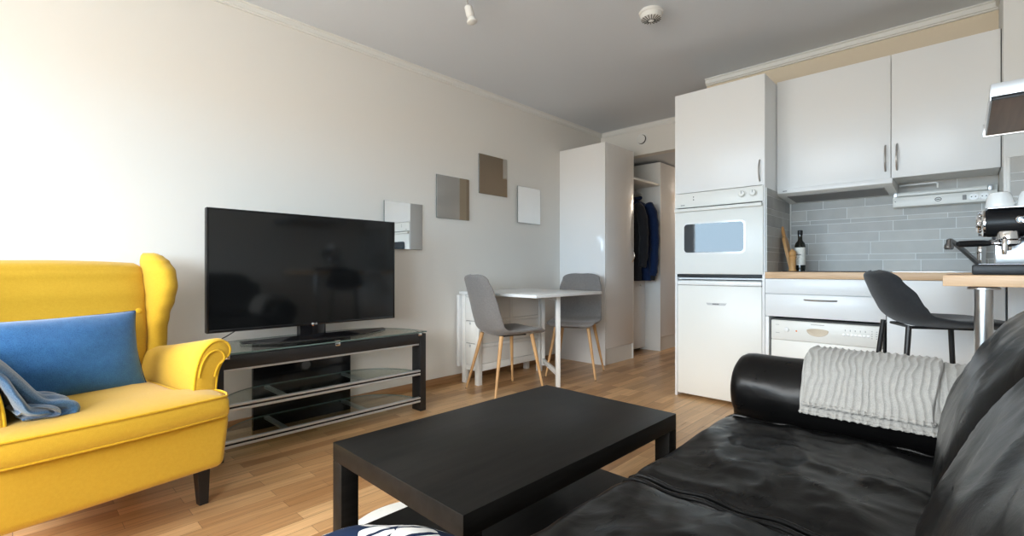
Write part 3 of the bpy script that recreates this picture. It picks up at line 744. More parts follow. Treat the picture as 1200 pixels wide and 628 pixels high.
# wings and arms
for sg in (1, -1):
    wt = [(.50, .085, .036), (.57, .085, .034), (.64, .085, .034), (.71, .105, .037), (.78, .145, .040), (.86, .175, .041), (.92, .170, .040), (.965, .135, .036), (.99, .10, .028), (1.003, .07, .016), (1.008, .05, .004)]
    b = MB(); rings = []
    for i in range(44):
        z = .50 + (1.008 - .50) * (1 - (1 - i / 43) ** 1.5)
        reach, tk = lerp_tab(wt, z)
        cx_ = lerp_tab(btab, min(z, .965))[0]
        ang = R(13)
        A0 = Vector((cx_ - .03, lerp_tab(btab, min(z, .90))[2] + .018, z)); dv = Vector((math.cos(ang), math.sin(ang), 0)); nv = Vector((-dv.y, dv.x, 0))
        Ln = reach + .03; ring = []
        for k in range(28):
            a = 2 * math.pi * k / 28; c, s_ = math.cos(a), math.sin(a)
            u = Ln * .5 + (Ln * .5) * math.copysign(abs(c) ** .75, c); v = tk * math.copysign(abs(s_) ** .85, s_) * (1 + .22 * (u / Ln))
            p = A0 + dv * u + nv * v; ring.append(Vector((p.x, p.y * sg, p.z)))
        rings.append(ring)
    b.ring_loft(rings); wg = part('wing', b, M['yellow'], sharp=70)
    # arm: scroll section lofted front to back
    sec = [(.25, .372), (.252, .46), (.262, .54), (.282, .60), (.315, .638), (.352, .648), (.383, .634), (.395, .606), (.388, .58), (.366, .562), (.346, .52), (.337, .46), (.334, .372)]
    def arm_ring(x, f, shrink=0):
        # f 0 back .. 1 front
        out = []
        for y, z in [(p.x, p.y) for p in curve([Vector((a, c, 0)) for a, c in sec], 4)]:
            k = .66 + .34 * f ** 1.15                         # roll gets lower and slimmer toward the wing
            zz = .372 + (z - .372) * k
            yy = .25 + (y - .25) * (.85 + .15 * f ** 1.3) + .02 * (1 - f)
            cy_, cz_ = .302, .51
            yy += (cy_ - yy) * shrink; zz += (cz_ - zz) * shrink
            out.append(Vector((x, yy * sg, zz)))
        return out
    b = MB(); rings = []
    for i in range(20):
        f = i / 19; rings.append(arm_ring(-.36 + .66 * f, f))
    rings.append(arm_ring(.318, 1, .02)); rings.append(arm_ring(.327, 1, .08)); rings.append(arm_ring(.331, 1, .22)); rings.append(arm_ring(.332, 1, .6))
    b.ring_loft(rings); am = part('arm_rest', b, M['yellow'], sharp=60)
    part('piping', MB().tube(arm_ring(.328, 1, .06), .0045, 8).tube(arm_ring(.334, 1, .33)[6:-6], .004, 8), M['yellowpipe'], am)
for x, y in ((.30, .292), (.30, -.292)):
    part('leg', MB().ring_loft([[Vector((x + dx * r_ + o, y + dy * r_, z)) for dx, dy in ((-1, -1), (1, -1), (1, 1), (-1, 1))] for z, r_, o in ((.172, .024, 0), (0, .0155, .012))]), M['blackmetal'])
for y in (.27, -.27):
    part('leg', MB().ring_loft([[Vector((-.34 + dx * r_ + o, y + dy * r_, z)) for dx, dy in ((-1, -1), (1, -1), (1, 1), (-1, 1))] for z, r_, o in ((.172, .024, 0), (0, .0155, -.06))]), M['blackmetal'])

# cushions
def pillow(b, W, H, T, mx, seed, puff=1.0, n=34, arch=.05):
    """W along local x, H along local z, thickness T along local y"""
    g = {}
    def P(u, v, sd):
        fu, fv = 1 - abs(u) ** 2.6, 1 - abs(v) ** 2.6
        th = T * .5 * (max(fu, 0) * max(fv, 0)) ** .5 * puff
        pin = 1 - .07 * (1 - abs(u)) * 0
        x = u * W * .5 * (1 - .05 * (1 - v * v)) if arch == .05 else u * W * .5 * (1 - arch * v * v); z = v * H * .5 * (1 - .05 * (1 - u * u)) if arch == .05 else v * H * .5 * (1 - arch * u * u)
        w_ = .006 * fbm((u * 2.3 + seed, v * 2.3, sd), 1)
        return mx @ Vector((x, sd * (th + .003) + w_, z))
    cs = [-math.cos(math.pi * i / n) for i in range(n + 1)]
    vs = {}
    for sd in (1, -1):
        for i, u in enumerate(cs):
            for j, v in enumerate(cs):
                vs[i, j, sd] = b.bm.verts.new(P(u, v, sd))
    for sd in (1, -1):
        for i in range(n):
            for j in range(n):
                q = [vs[i, j, sd], vs[i + 1, j, sd], vs[i + 1, j + 1, sd], vs[i, j + 1, sd]]
                b._face(q if sd < 0 else q[::-1])
    bd = [(i, 0) for i in range(n)] + [(n, j) for j in range(n)] + [(i, n) for i in range(n, 0, -1)] + [(0, j) for j in range(n, 0, -1)]
    for (i, j), (k, l) in zip(bd, bd[1:] + bd[:1]): b._face([vs[i, j, 1], vs[k, l, 1], vs[k, l, -1], vs[i, j, -1]])
    edge = [(vs[i, j, 1].co + vs[i, j, -1].co) / 2 for i, j in bd]
    return edge
def pmx(loc, yaw, tilt, roll=0):
    return Matrix.Translation(loc) @ Matrix.Rotation(yaw, 4, 'Z') @ Matrix.Rotation(tilt, 4, 'X') @ Matrix.Rotation(roll, 4, 'Y')
mA = Matrix.Translation(AL) @ Matrix.Rotation(AR, 4, 'Z')
t = thing('throw_cushion', 'blue cushion leaning on the backrest of the yellow armchair', 'cushion', mA @ Vector((-.08, -.03, .46)))
b = MB(); e = pillow(b, .60, .325, .17, mA @ pmx((-.04, -.094, .590), R(90), R(-20), R(-1)), 3.1)
ob = obj('cover', b, M['blue'], t, sharp=0)
obj('piping', MB().tube(e, .0042, 8, closed=True), M['bluepipe'], ob)

# blue throw draped over the near arm of the armchair
def drape(b, path, xs, thick, seed, amp, nx=40, per=6, phase=0.0, mx=None, crinkle=0.0, cs=40, rag=0.0):
    """sheet following path (y,z) extruded along x with folds; thickness closes it to a solid"""
    cp = curve([Vector((0, y, z)) for y, z in path], per); m = len(cp)
    top = []; bot = []
    for j in range(nx + 1):
        f = j / nx; rt, rb = [], []
        for i, c in enumerate(cp):
            s = i / (m - 1)
            tn = (cp[min(i + 1, m - 1)] - cp[max(i - 1, 0)]).normalized(); nr = Vector((0, -tn.z, tn.y))
            x = xs[0] + (xs[1] - xs[0]) * f + rag * fbm((s * 3, seed, f > .5), 1) * (abs(f - .5) * 2)
            w_ = amp * fbm((x * 14, s * 2.2 + seed, seed), 1) + amp * .5 * fbm((x * 30, s * 5, seed + 3), 1)
            w_ += crinkle * (abs(math.sin(math.pi * (x * cs + .9 * fbm((x * 7, s * 5, seed), 1) + .45 * fbm((x * 22, s * 13, seed), 1)))) ** .7 - .6) if crinkle else 0
            ed = min(1, min(f, 1 - f) * nx / 3, min(s, 1 - s) * m / 3) ** .5
            p = Vector((x, c.y, c.z)) + nr * w_
            rt.append(p + nr * thick * .5 * ed); rb.append(p - nr * thick * .5 * ed)
        top.append(rt); bot.append(rb)
    rings = [a + c[::-1] for a, c in zip(top, bot)]
    if mx: rings = [[mx @ p for p in r] for r in rings]
    b.ring_loft(rings); return b
b = MB()
drape(b, [(-.47, .47), (-.463, .56), (-.42, .645), (-.36, .668), (-.29, .648), (-.235, .585), (-.19, .52), (-.16, .494), (-.125, .486), (-.105, .477), (-.106, .468), (-.14, .466), (-.2, .47)], (.03, .35), .034, 2.2, .017, mx=mA, rag=.05)
drape(b, [(-.30, .624), (-.262, .60), (-.235, .55), (-.215, .50), (-.17, .475), (-.14, .47)], (.12, .37), .024, 5.5, .014, nx=24, mx=mA, rag=.04)
b2 = b; drape(b2, [(-.235, .49), (-.20, .505), (-.16, .494), (-.14, .474), (-.165, .466), (-.22, .466)], (.22, .362), .014, 8.5, .005, nx=16, mx=mA, rag=.03)
tag(recenter(obj('throw_blanket', b2, M['throw'], sharp=0), mA @ Vector((.2, -.2, .46))), 'crumpled blue fleece throw over the near arm of the yellow armchair', 'blanket')

# ------------------------------------------------------------------ coffee table, mat
TC, TR = (-.983, 1.066, 0), R(-.8)
t = thing('coffee_table', 'low rectangular black wooden coffee table in front of the leather sofa', 'coffee table', TC, TR)
hx, hy = .281, .457
obj('tabletop', MB().box(-hx, hx, -hy, hy, .40, .45, .0015), M['blackwood'], t, world=False)
for x in (-1, 1):
    for y in (-1, 1):
        obj('leg', MB().box(*sorted((x * hx, x * (hx - .05))), *sorted((y * hy, y * (hy - .05))), 0, .3995, .0012), M['blackwood'], t, world=False)
obj('lower_shelf', MB().box(-hx + .035, hx - .035, -hy + .052, hy - .052, .188, .206, .001), M['blackwood'], t, world=False)
b = MB()
for x in (-1, 1):
    for y in (-1, 1): b.box(*sorted((x * (hx - .036), x * (hx - .07))), *sorted((y * (hy - .0505), y * (hy - .07))), .17, .1875)
obj('shelf_support', b, M['blackwood'], t, world=False)

t = thing('round_mat', 'round white mat with a yellow motif on the floor below the coffee table', 'mat', (-1.385, .975, 0))
obj('pad', MB().lathe([(.02, .0005), (.24, .0005), (.25, .004), (.247, .010), (.235, .013), (.02, .013)], (-1.385, .975, 0), (0, 0, 1), 64), M['mat_white'], t)
b = MB(); rnd = random.Random(5)
for i in range(70):
    a = rnd.uniform(0, 2 * math.pi); r_ = math.sqrt(rnd.random())
    x, y = -1.49 + .105 * r_ * math.cos(a) * .62 - .03 * r_ * math.sin(a), 1.055 + .085 * r_ * math.sin(a)
    b.lathe([(.0085, .0132), (.0085, .0141), (.004, .0146)], (x, y, 0), (0, 0, 1), 10)
obj('motif', b, M['mat_yellow'], t)

# ------------------------------------------------------------------ sofa
S = thing('leather_sofa', 'black leather sofa with rolled arms along the right side', 'sofa', (-.15, 1.03, 0))
def wr(p, k, s, d=(1, 1, 1)): return k * noise.turbulence(Vector((p.x * d[0], p.y * d[1], p.z * d[2])) * s, 3, False)
obj('base_frame', MB().rbox((.40, .96, .115), .03, (4, 8, 2), lambda q: q + Vector((-.16, .98, .165))), M['leather'], S)
for x in (-.5, .2):
    for y in (.10, 1.9): obj('foot', MB().cyl((x, y, 0), (x, y, .055), .02, .026, 20), M['blackplastic'], S)
def seat(y0, y1, seed):
    cy_ = (y0 + y1) / 2; h = ((.315), (y1 - y0) / 2, .085)
    def df(q):
        u, v = q.x / h[0], q.y / h[1]; top = max(0, q.z / h[2])
        cr = .022 * (1 - min(1, abs(u)) ** 3) * (1 - min(1, abs(v)) ** 3) * top
        p = Vector((q.x - .305, q.y + cy_, q.z + .345 + cr))
        rid = noise.ridged_multi_fractal(Vector((p.x * 4.4 + p.y * 2.4 + seed, p.y * 3.6 - p.x * 3.0, seed)), .9, 2.1, 4, .9, 1.8)
        k = top ** .6 if top > 0 else .3
        p.z += (.0125 * (rid - 1.1) * k) * (1 - max(abs(u), abs(v)) ** 8 * .7) - .010 * k * math.exp(-((1 - abs(v)) / .12) ** 2) * 0
        p.x += .006 * fbm((p.y * 7, p.z * 9, seed), 1)
        return p
    o = obj('seat_cushion', MB().rbox(h, .055, (56, 60, 4), df, 5), M['leather'], S, sharp=0)
    for yy, sg in ((y1 - .012, 1), (y0 + .012, -1)):
        pts = [(-.60 + .56 * i / 30, yy, .421 + .004 * math.sin(i * .8)) for i in range(31)]
        pts = [(-.618, yy, .33), (-.613, yy, .385), (-.607, yy, .408)] + pts[1:]
        obj('piping', MB().tube(pts, .005, 8), M['leather'], o)
seat(1.052, 1.738, 2.0); seat(.24, 1.048, 7.3)
def back(y0, y1, seed):
    cy_ = (y0 + y1) / 2; h = (.115, (y1 - y0) / 2, .235)
    def df(q):
        u, v, w_ = q.x / h[0], q.y / h[1], q.z / h[2]
        bulge = .035 * max(0, -u) * (1 - min(1, abs(v)) ** 2.5) * (1 - (w_ + .25) ** 2 * .7)
        z = q.z + .655 - .045 * abs(v) ** 4 * max(0, w_)
        lean = .145 * max(0, (z - .5) / .36) ** 1.7
        p = Vector((q.x + .085 + lean - bulge, q.y + cy_, z))
        ang = math.atan2(p.z - .40, (p.y - (y0 + .1)))
        rid = noise.ridged_multi_fractal(Vector((p.z * 2.0 + .9 * p.y + seed, p.z * 3.4 - p.y * 3.6, seed)), .9, 2.1, 4, .9, 1.8)
        p.x -= .010 * (rid - 1.1) * max(0, -u + .4) * (1 - max(abs(v), abs(w_)) ** 6 * .6)
        return p
    obj('back_cushion', MB().rbox(h, .10, (8, 54, 44), df, 6), M['leather'], S, sharp=0)
back(1.03, 1.80, 1.0); back(.22, 1.035, 5.0)
obj('back_frame', MB().rbox((.09, .96, .36), .06, (3, 10, 6), lambda q: q + Vector((.28 + .10 * (q.z + .36) / .72, .98, .42))), M['leather'], S, sharp=0)
AY, AZ, ARR = 1.868, .500, .122
def arm(sg, yc):
    # section in (y,z): rolled top over a slab; lofted along x with a rounded front
    sec = []
    for i in range(29):
        a = R(-50 + 280 * i / 28); sec.append((ARR * math.cos(a), ARR * 1.0 * math.sin(a) + AZ - .0))
    sec += [(-.072, .35), (-.076, .25), (-.07, .10), (.07, .10), (.076, .25), (.072, .35)]
    rings = []
    prof = [(-.618, .25), (-.617, .55), (-.611, .78), (-.599, .92), (-.58, .985), (-.555, 1.0)] + [(-.555 + .8 * i / 34, 1.0) for i in range(1, 35)] + [(.26, .97), (.275, .8)]
    for x, k in prof:
        ring = []
        for j, (y, z) in enumerate(sec):
            cz_ = .48
            p = Vector((x, yc + sg * y * k, cz_ + (z - cz_) * k if z > .3 else z))
            rid = noise.ridged_multi_fractal(Vector((p.x * 4, p.y * 6, p.z * 6)), .9, 2.1, 3, .9, 1.8)
            d = Vector((0, p.y - yc, p.z - cz_)); d = d.normalized() if d.length > .001 else Vector((0, 0, 1))
            if z > .36: p += d * .006 * (rid - 1.1)
            ring.append(p)
        rings.append(ring)
    return MB().ring_loft(rings)
obj('arm_rest', arm(-1, AY), M['leather'], S, sharp=60)
obj('arm_rest', arm(1, .11), M['leather'], S, sharp=60)

# folded grey blanket over the far arm: stacked layers around the roll
b = MB()
def over(rad, a0, a1, tail, drop):
    pts = [(AY + rad * math.cos(R(a)), AZ + rad * math.sin(R(a))) for a in range(a0, a1 + 1, 15)]
    y, z = pts[-1]
    return pts + [(y - .006 + tail * .4, z - drop * .4), (y + .002 + tail, z - drop)]
drape(b, over(.134, -5, 188, .0, .006), (-.375, -.045), .009, 1.0, .002, nx=190, per=5, crinkle=.005, cs=44, rag=.012)
drape(b, over(.144, 0, 186, -.004, .010), (-.368, -.040), .009, 2.0, .002, nx=190, per=5, crinkle=.005, cs=46, rag=.012)
drape(b, over(.154, 5, 188, -.008, .004), (-.380, -.050), .009, 3.0, .002, nx=190, per=5, crinkle=.005, cs=45, rag=.012)
drape(b, over(.164, 10, 184, -.006, .004), (-.372, -.055), .010, 4.0, .003, nx=230, per=8, crinkle=.005, cs=58, rag=.015)
drape(b, over(.135, 0, 186, .0, .008), (-.030, .035), .012, 9.0, .003, nx=50, per=6, crinkle=.005, cs=46, rag=.012)
drape(b, over(.150, 10, 180, .0, .008), (-.052, .028), .012, 12.0, .003, nx=50, per=6, crinkle=.005, cs=46, rag=.012)
tag(recenter(obj('folded_blanket', b, M['blanket'], sharp=0), (-.2, AY, .62)), 'folded light grey crinkled blanket over the far arm of the leather sofa', 'blanket')

# leaf-print cushion on the near end of the sofa
t = thing('leaf_print_cushion', 'navy cushion with white leaf print at the near end of the sofa', 'cushion', (-.55, .42, .44))
b = MB(); e = pillow(b, .36, .32, .15, pmx((-.547, .358, .452), R(38), R(24), R(4)), 6.0, arch=.26)
ob = obj('cover', b, M['leaf'], t, sharp=0)
obj('piping', MB().tube(e, .004, 8, closed=True), M['bluepipe'], ob)

# ------------------------------------------------------------------ kitchen
YD = 3.38
t = thing('tall_kitchen_cabinet', 'tall white cabinet housing the oven and the small fridge', 'cabinet', (-1.25, 3.67, 0))
obj('side_panel', MB().box(-1.557, -1.541, YD + .001, YK - .002, 0, 2.203, .001), M['white'], t)
obj('side_panel', MB().box(-.964, KX0, YD + .001, YK - .002, 0, 2.203, .001), M['white'], t)
b = MB(); b.box(-1.5405, -.9645, YD + .022, YK - .01, 1.482, 2.202); b.box(-1.5405, -.9645, YD + .03, YK - .01, .855, .867)
obj('carcass', b, M['white'], t)
d = obj('door', MB().box(-1.555, KX0 - .002, YD, YD + .02, 1.480, 2.204, .0015), M['white'], t)
obj('handle', bow_handle(MB(), (-.978, YD, 1.505), (-.978, YD, 1.645), (0, -1, 0), .005, .026), M['steel'], d)

t = thing('oven', 'white built-in oven with glass window and two round knobs', 'oven', (-1.25, 3.6, .87))
obj('housing', MB().box(-1.535, -.97, YD + .012, YD + .45, .872, 1.476), M['grey_gap'], t)
cp = obj('control_panel', MB().box(-1.551, -.955, YD - .008, YD + .0115, 1.373, 1.476, .003), M['cream'], t)
for x in (-1.085, -1.015):
    k = obj('knob', MB().lathe([(.026, 0), (.026, .004), (.021, .006), (.0195, .02), (.017, .023), (.002, .023)], (x, YD - .008, 1.432), (0, -1, 0), 28), M['cream'], cp)
    obj('pointer', MB().box(x - .002, x + .002, YD - .0335, YD - .0305, 1.432, 1.45, .001), M['rubber'], k)
for z in (1.425, 1.445): obj('indicator', MB().cyl((-1.415, YD - .008, z), (-1.415, YD - .0095, z), .004, seg=12), M['ink'], cp)
obj('brand_mark', MB().box(-1.51, -1.48, YD - .0086, YD - .008, 1.389, 1.393), M['ink'], cp)
b = MB(); b.box(-1.551, -.955, YD - .010, YD + .0115, .892, 1.366, .006)
d = obj('door', b, M['cream'], t)
obj('handle', MB().box(-1.548, -.958, YD - .034, YD - .0105, 1.340, 1.364, .006), M['cream'], d)
def rrect(cx_, cz_, hw, hh, r, n=8):
    out = []
    for qx, qz, a0 in ((1, 1, 0), (-1, 1, 90), (-1, -1, 180), (1, -1, 270)):
        for i in range(n + 1):
            a = R(a0 + 90 * i / n); out.append((cx_ + qx * (hw - r) + r * math.cos(a), cz_ + qz * (hh - r) + r * math.sin(a)))
    return out
obj('window_frame', MB().prism(rrect(-1.275, 1.148, .212, .112, .03), lambda u, v, w: (u, w, v), YD - .0115, YD - .0098), M['cup'], d)
obj('window', MB().prism(rrect(-1.275, 1.148, .200, .101, .024), lambda u, v, w: (u, w + (u + 1.475) * math.tan(R(2.6)), v), YD - .0300, YD - .0116), M['ovenglass'], d)
obj('vent_gap', MB().box(-1.54, -.965, YD - .002, YD + .0115, .872, .890), M['blackplastic'], t)

t = thing('fridge', 'small white fridge with grip rail below the oven', 'fridge', (-1.25, 3.65, 0))
obj('body', MB().box(-1.537, -.969, YD + .045, YD + .54, .02, .848, .004), M['cream'], t)
d = obj('door', MB().box(-1.539, -.967, YD + .002, YD + .042, .022, .812, .006), M['cream'], t)
obj('top_grip', MB().box(-1.539, -.967, YD - .006, YD + .042, .8135, .846, .008), M['cup'], t)
bd = obj('badge', MB().prism([(-1.33, .692), (-1.318, .676), (-1.20, .676), (-1.188, .692)], lambda u, v, w: (u, w, v), YD - .001, YD + .0019), M['logo'], d)
b = MB()
for i in range(5): b.box(-1.282 + i * .009, -1.276 + i * .009, YD - .0018, YD - .0008, .680, .688)
obj('brand_mark', b, M['ink'], bd)
for x in (-1.5, -1.0): obj('foot', MB().cyl((x, YD + .1, 0), (x, YD + .1, .0195), .015, seg=12), M['blackplastic'], t)

# upper cabinets
YU = 3.64
for x0, x1, hxp, lab in ((KX0 + .003, -.3275, -.352, 'white upper cabinet with extractor below, left of the pair'), (-.3245, KX1 - .003, -.298, 'white upper cabinet above the socket rail, right of the pair')):
    z0 = 1.476
    t = thing('upper_cabinet', lab, 'cabinet', ((x0 + x1) / 2, 3.8, z0), 0, 'white upper cabinets over the worktop')
    obj('carcass', MB().box(x0 + .0005, x1 - .0005, YU + .021, YK - .002, z0 + .001, 2.213), M['whitematt'], t)
    d = obj('door', MB().box(x0, x1, YU, YU + .02, z0 - .002, 2.215, .0015), M['white'], t)
    obj('handle', bow_handle(MB(), (hxp, YU, 1.52), (hxp, YU, 1.675), (0, -1, 0), .0055, .028), M['steel'], d)
b = MB(); b.box(KX1 - .0028, KX1 + .0008, YU + .01, YU + .03, 1.476, 2.215)
struct('gap_shade_strip', b, M['blackplastic'])  # black strip painting the shade of the gap between cabinet and column

t = thing('extractor', 'slim white extractor hood mounted under the left upper cabinet', 'extractor', (-.63, 3.78, 1.43))
obj('housing', MB().prism([(YU - .012, 1.4735), (YU - .012, 1.443), (YU + .004, 1.432), (YK - .012, 1.405), (YK - .012, 1.4735)], lambda u, v, w: (w, u, v), KX0 + .010, -.318), M['cream'], t)
obj('front_strip', MB().box(KX0 + .010, -.318, YU - .020, YU - .0125, 1.442, 1.4738, .002), M['white'], t)
obj('filter', MB().prism([(YU + .03, 1.4272), (YK - .05, 1.4105), (YK - .05, 1.4075), (YU + .03, 1.424)], lambda u, v, w: (w, u, v), KX0 + .06, -.36), M['rubber'], t)
obj('brand_mark', MB().box(KX0 + .045, KX0 + .07, YU - .0206, YU - .0198, 1.455, 1.459), M['ink'], t)

t = thing('socket_rail', 'white lamp and socket strip on the tiles under the right upper cabinet', 'socket strip', (-.1, 3.9, 1.32))
obj('back_plate', MB().box(-.340, KX1 - .004, 3.925, YK - .0095, 1.318, 1.418, .002), M['cream'], t)
hb = obj('housing', MB().box(-.338, KX1 - .006, 3.872, 3.9245, 1.320, 1.382, .004), M['cream'], t)
tb = obj('lamp_tube', MB().cyl((-.315, 3.898, 1.3995), (.09, 3.898, 1.3995), .0125, seg=20), M['bulb'], t)
for x in (-.335, .092): obj('lamp_end', MB().box(x, x + .02, 3.884, 3.9245, 1.3825, 1.416, .003), M['alu'], t)
for x in (.032, .077):
    s_ = obj('socket', MB().lathe([(.024, 0), (.024, .003), (.021, .0035), (.019, .001), (.002, .001)], (x, 3.872, 1.352), (0, -1, 0), 28), M['cup'], hb)
    obj('socket_holes', MB().cyl((x - .0085, 3.8712, 1.352), (x - .0085, 3.8700, 1.352), .003, seg=10).cyl((x + .0085, 3.8712, 1.352), (x + .0085, 3.8700, 1.352), .003, seg=10), M['ink'], s_)
obj('switch', MB().box(-.015, .002, 3.868, 3.8718, 1.338, 1.366, .001), M['rubber'], hb)
obj('emblem', MB().tube([(-.122 + .014 * math.cos(2 * math.pi * i / 24), 3.8715, 1.352 + .011 * math.sin(2 * math.pi * i / 24)) for i in range(24)], .0018, 6, closed=True).box(-.130, -.114, 3.8705, 3.872, 1.3495, 1.3545), M['ink'], hb)
obj('screw', MB().cyl((-.325, 3.8725, 1.355), (-.325, 3.8705, 1.355), .0035, seg=10), M['rubber'], hb)
tag(recenter(obj('utensil_rod', MB().tube(curve([(-.30, 3.90, 1.45), (-.29, 3.86, 1.452), (-.16, 3.85, 1.452), (-.135, 3.85, 1.452), (-.125, 3.85, 1.447), (-.124, 3.85, 1.436), (-.124, 3.85, 1.419)], 6), .0045, 10), M['cup']), (-.2, 3.86, 1.42)),
    'bent white rod above the socket strip', 'rod')

# worktop, cooktop, sink
tag(recenter(obj('worktop', MB().box(KX0 + .001, KX1 + .0, YD - .002, YK - .009, .868, WT - .001, .0015), M['worktop']), (-.4, 3.6, .868)), 'long beech worktop along the tiled kitchen wall', 'worktop')
tag(recenter(obj('cooktop', MB().box(-.86, -.36, YD + .06, YD + .50, WT - .0005, WT + .005, .002), M['ceran']), (-.6, 3.7, WT)), 'black glass cooktop set in the beech worktop', 'cooktop')
t = thing('sink', 'stainless steel sink inset in the worktop beside the coffee machine', 'sink', (-.08, 3.66, .91))
b = MB(); b.box(-.30, .12, 3.43, 3.50, WT - .0005, WT + .004, .001); b.box(-.30, .12, 3.82, 3.88, WT - .0005, WT + .004, .001)
b.box(-.30, -.24, 3.5005, 3.8195, WT - .0005, WT + .004, .001); b.box(.06, .12, 3.5005, 3.8195, WT - .0005, WT + .004, .001)
obj('rim', b, M['steel'], t)
obj('bowl', MB().box(-.2395, .0595, 3.5005, 3.8195, WT - .0004, WT + .001), M['steel'], t)
t = thing('faucet', 'dark chrome kitchen faucet with angled spout behind the coffee machine', 'faucet', (.06, 3.85, WT))
obj('base', MB().lathe([(.026, .004), (.026, .01), (.021, .016), (.021, .10), (.0225, .104), (.0225, .145), (.018, .155), (.002, .157)], (.062, 3.85, WT), (0, 0, 1), 28), M['chrome'], t)
sp = obj('spout', MB().tube(curve([(.062, 3.83, .945), (.03, 3.77, .985), (-.02, 3.70, 1.045), (-.055, 3.655, 1.082), (-.066, 3.64, 1.088), (-.068, 3.635, 1.080)], 6), .0135, 16), M['darkchrome'], t)
obj('aerator', MB().lathe([(.012, -.008), (.014, 0), (.014, .012), (.021, .028), (.022, .042), (.015, .05)], (-.068, 3.635, 1.088), (-.05, -.05, -1), 24), M['darkchrome'], sp)
obj('lever', MB().tube([(.062, 3.85, 1.065), (.085, 3.82, 1.085), (.11, 3.79, 1.095)], [.010, .008, .006], 10), M['chrome'], t)

# base cabinets
t = thing('base_cabinet', 'white base unit with drawer over the dishwasher', 'cabinet', (-.64, 3.65, 0))
obj('filler_panel', MB().box(KX0 + .003, -.325, YD + .001, YD + .02, .772, .866, .001), M['white'], t)
d = obj('drawer', MB().box(KX0 + .003, -.325, YD, YD + .02, .626, .768, .0015), M['white'], t)
b = MB(); bow_handle(b, (-.725, YD, .738), (-.555, YD, .738), (0, -1, 0), .005, .026); obj('handle', b, M['steel'], d)
obj('side_panel', MB().box(KX0 + .003, -.925, YD + .001, YD + .55, .0, .622, .001), M['white'], t)
obj('carcass', MB().box(KX0 + .004, -.326, YD + .021, YD + .55, .63, .866), M['whitematt'], t)
t = thing('dishwasher', 'cream white dishwasher with oval grip below the kitchen drawer', 'dishwasher', (-.62, 3.65, 0))
obj('body', MB().box(-.918, -.335, YD + .03, YD + .55, .10, .612), M['grey_gap'], t)
cp = obj('control_panel', MB().box(-.912, -.340, YD + .004, YD + .0295, .478, .603, .006), M['cream'], t)
obj('door', MB().box(-.912, -.340, YD + .006, YD + .0295, .10, .4772, .002), M['cream'], t)
obj('plinth', MB().box(-.915, -.337, YD + .05, YD + .09, 0, .098), M['white'], t)
b = MB(); rings = []
for k, (s_, y) in enumerate(((1.0, .0035), (.96, .0015), (.9, .0032))):
    rings.append([Vector((-.655 + .058 * s_ * c_, YD + y, .556 + s_ * (.012 if sn > 0 else .036) * sn - .004)) for c_, sn in [(math.cos(2 * math.pi * i / 32), math.sin(2 * math.pi * i / 32)) for i in range(32)]])
b.ring_loft(rings); g = obj('grip', b, M['beige'], cp)
obj('program_knob', MB().lathe([(.0155, 0), (.015, .006), (.012, .008), (.002, .008)], (-.825, YD + .004, .545), (0, -1, 0), 24), M['cup'], cp)
obj('power_light', MB().cyl((-.768, YD + .004, .541), (-.768, YD + .002, .541), .005, seg=12), M['amber'], cp)
for i in range(7):
    x = -.522 + i * .0195
    obj('button', MB().lathe([(.0078, 0), (.0075, .003), (.002, .004)], (x, YD + .004, .540), (0, -1, 0), 16), M['cup'], cp)
b = MB()
for i in range(5): b.box(-.516 + i * .024, -.513 + i * .024, YD + .0032, YD + .004, .562, .572)
for i in range(4):
    for j in range(2): b.box(-.392 + j * .022, -.385 + j * .022, YD + .0032, YD + .004, .53 + i * .013, .533 + i * .013)
b.box(-.69, -.62, YD + .0032, YD + .004, .586, .589); b.box(-.885, -.865, YD + .0032, YD + .004, .573, .575); b.box(-.885, -.863, YD + .0032, YD + .004, .522, .524)
obj('print', b, M['rubber'], cp)
t = thing('sink_cabinet', 'plain white base cabinet door behind the black bar stool', 'cabinet', (-.1, 3.65, 0))
obj('door', MB().box(-.321, KX1 + .004, YD, YD + .02, .10, .866, .0015), M['white'], t)
obj('carcass', MB().box(-.321, KX1 - .001, YD + .021, YD + .55, .10, .866), M['whitematt'], t)
obj('plinth', MB().box(-.321, KX1 - .001, YD + .05, YD + .09, 0, .098), M['white'], t)
t = thing('corner_cabinet', 'white corner base panel right of the dark joint under the bar counter', 'cabinet', (.4, 3.43, 0))
obj('door', MB().box(KX1 + .012, XR - .002, YD, YD + .02, .10, .866, .0015), M['white'], t)
obj('carcass', MB().box(KX1 + .0125, XR - .002, YD + .021, CY - .013, .0, .866), M['whitematt'], t)

# bar counter
t = thing('bar_counter', 'beech bar counter on a steel post carrying the coffee machine', 'counter', (.3, 2.66, 0))
obj('counter_top', MB().box(-.062, XR - .002, 2.36, 3.02, .867, .907, .002), M['worktop'], t)
obj('post', MB().cyl((.047, 2.46, .006), (.047, 2.46, .857), .026, seg=32), M['steel'], t)
obj('post_flange', MB().lathe([(.045, 0), (.045, .006), (.027, .012)], (.047, 2.46, .855), (0, 0, 1), 28).lathe([(.05, 0), (.05, .006), (.028, .01)], (.047, 2.46, .0), (0, 0, 1), 28), M['steel'], t)

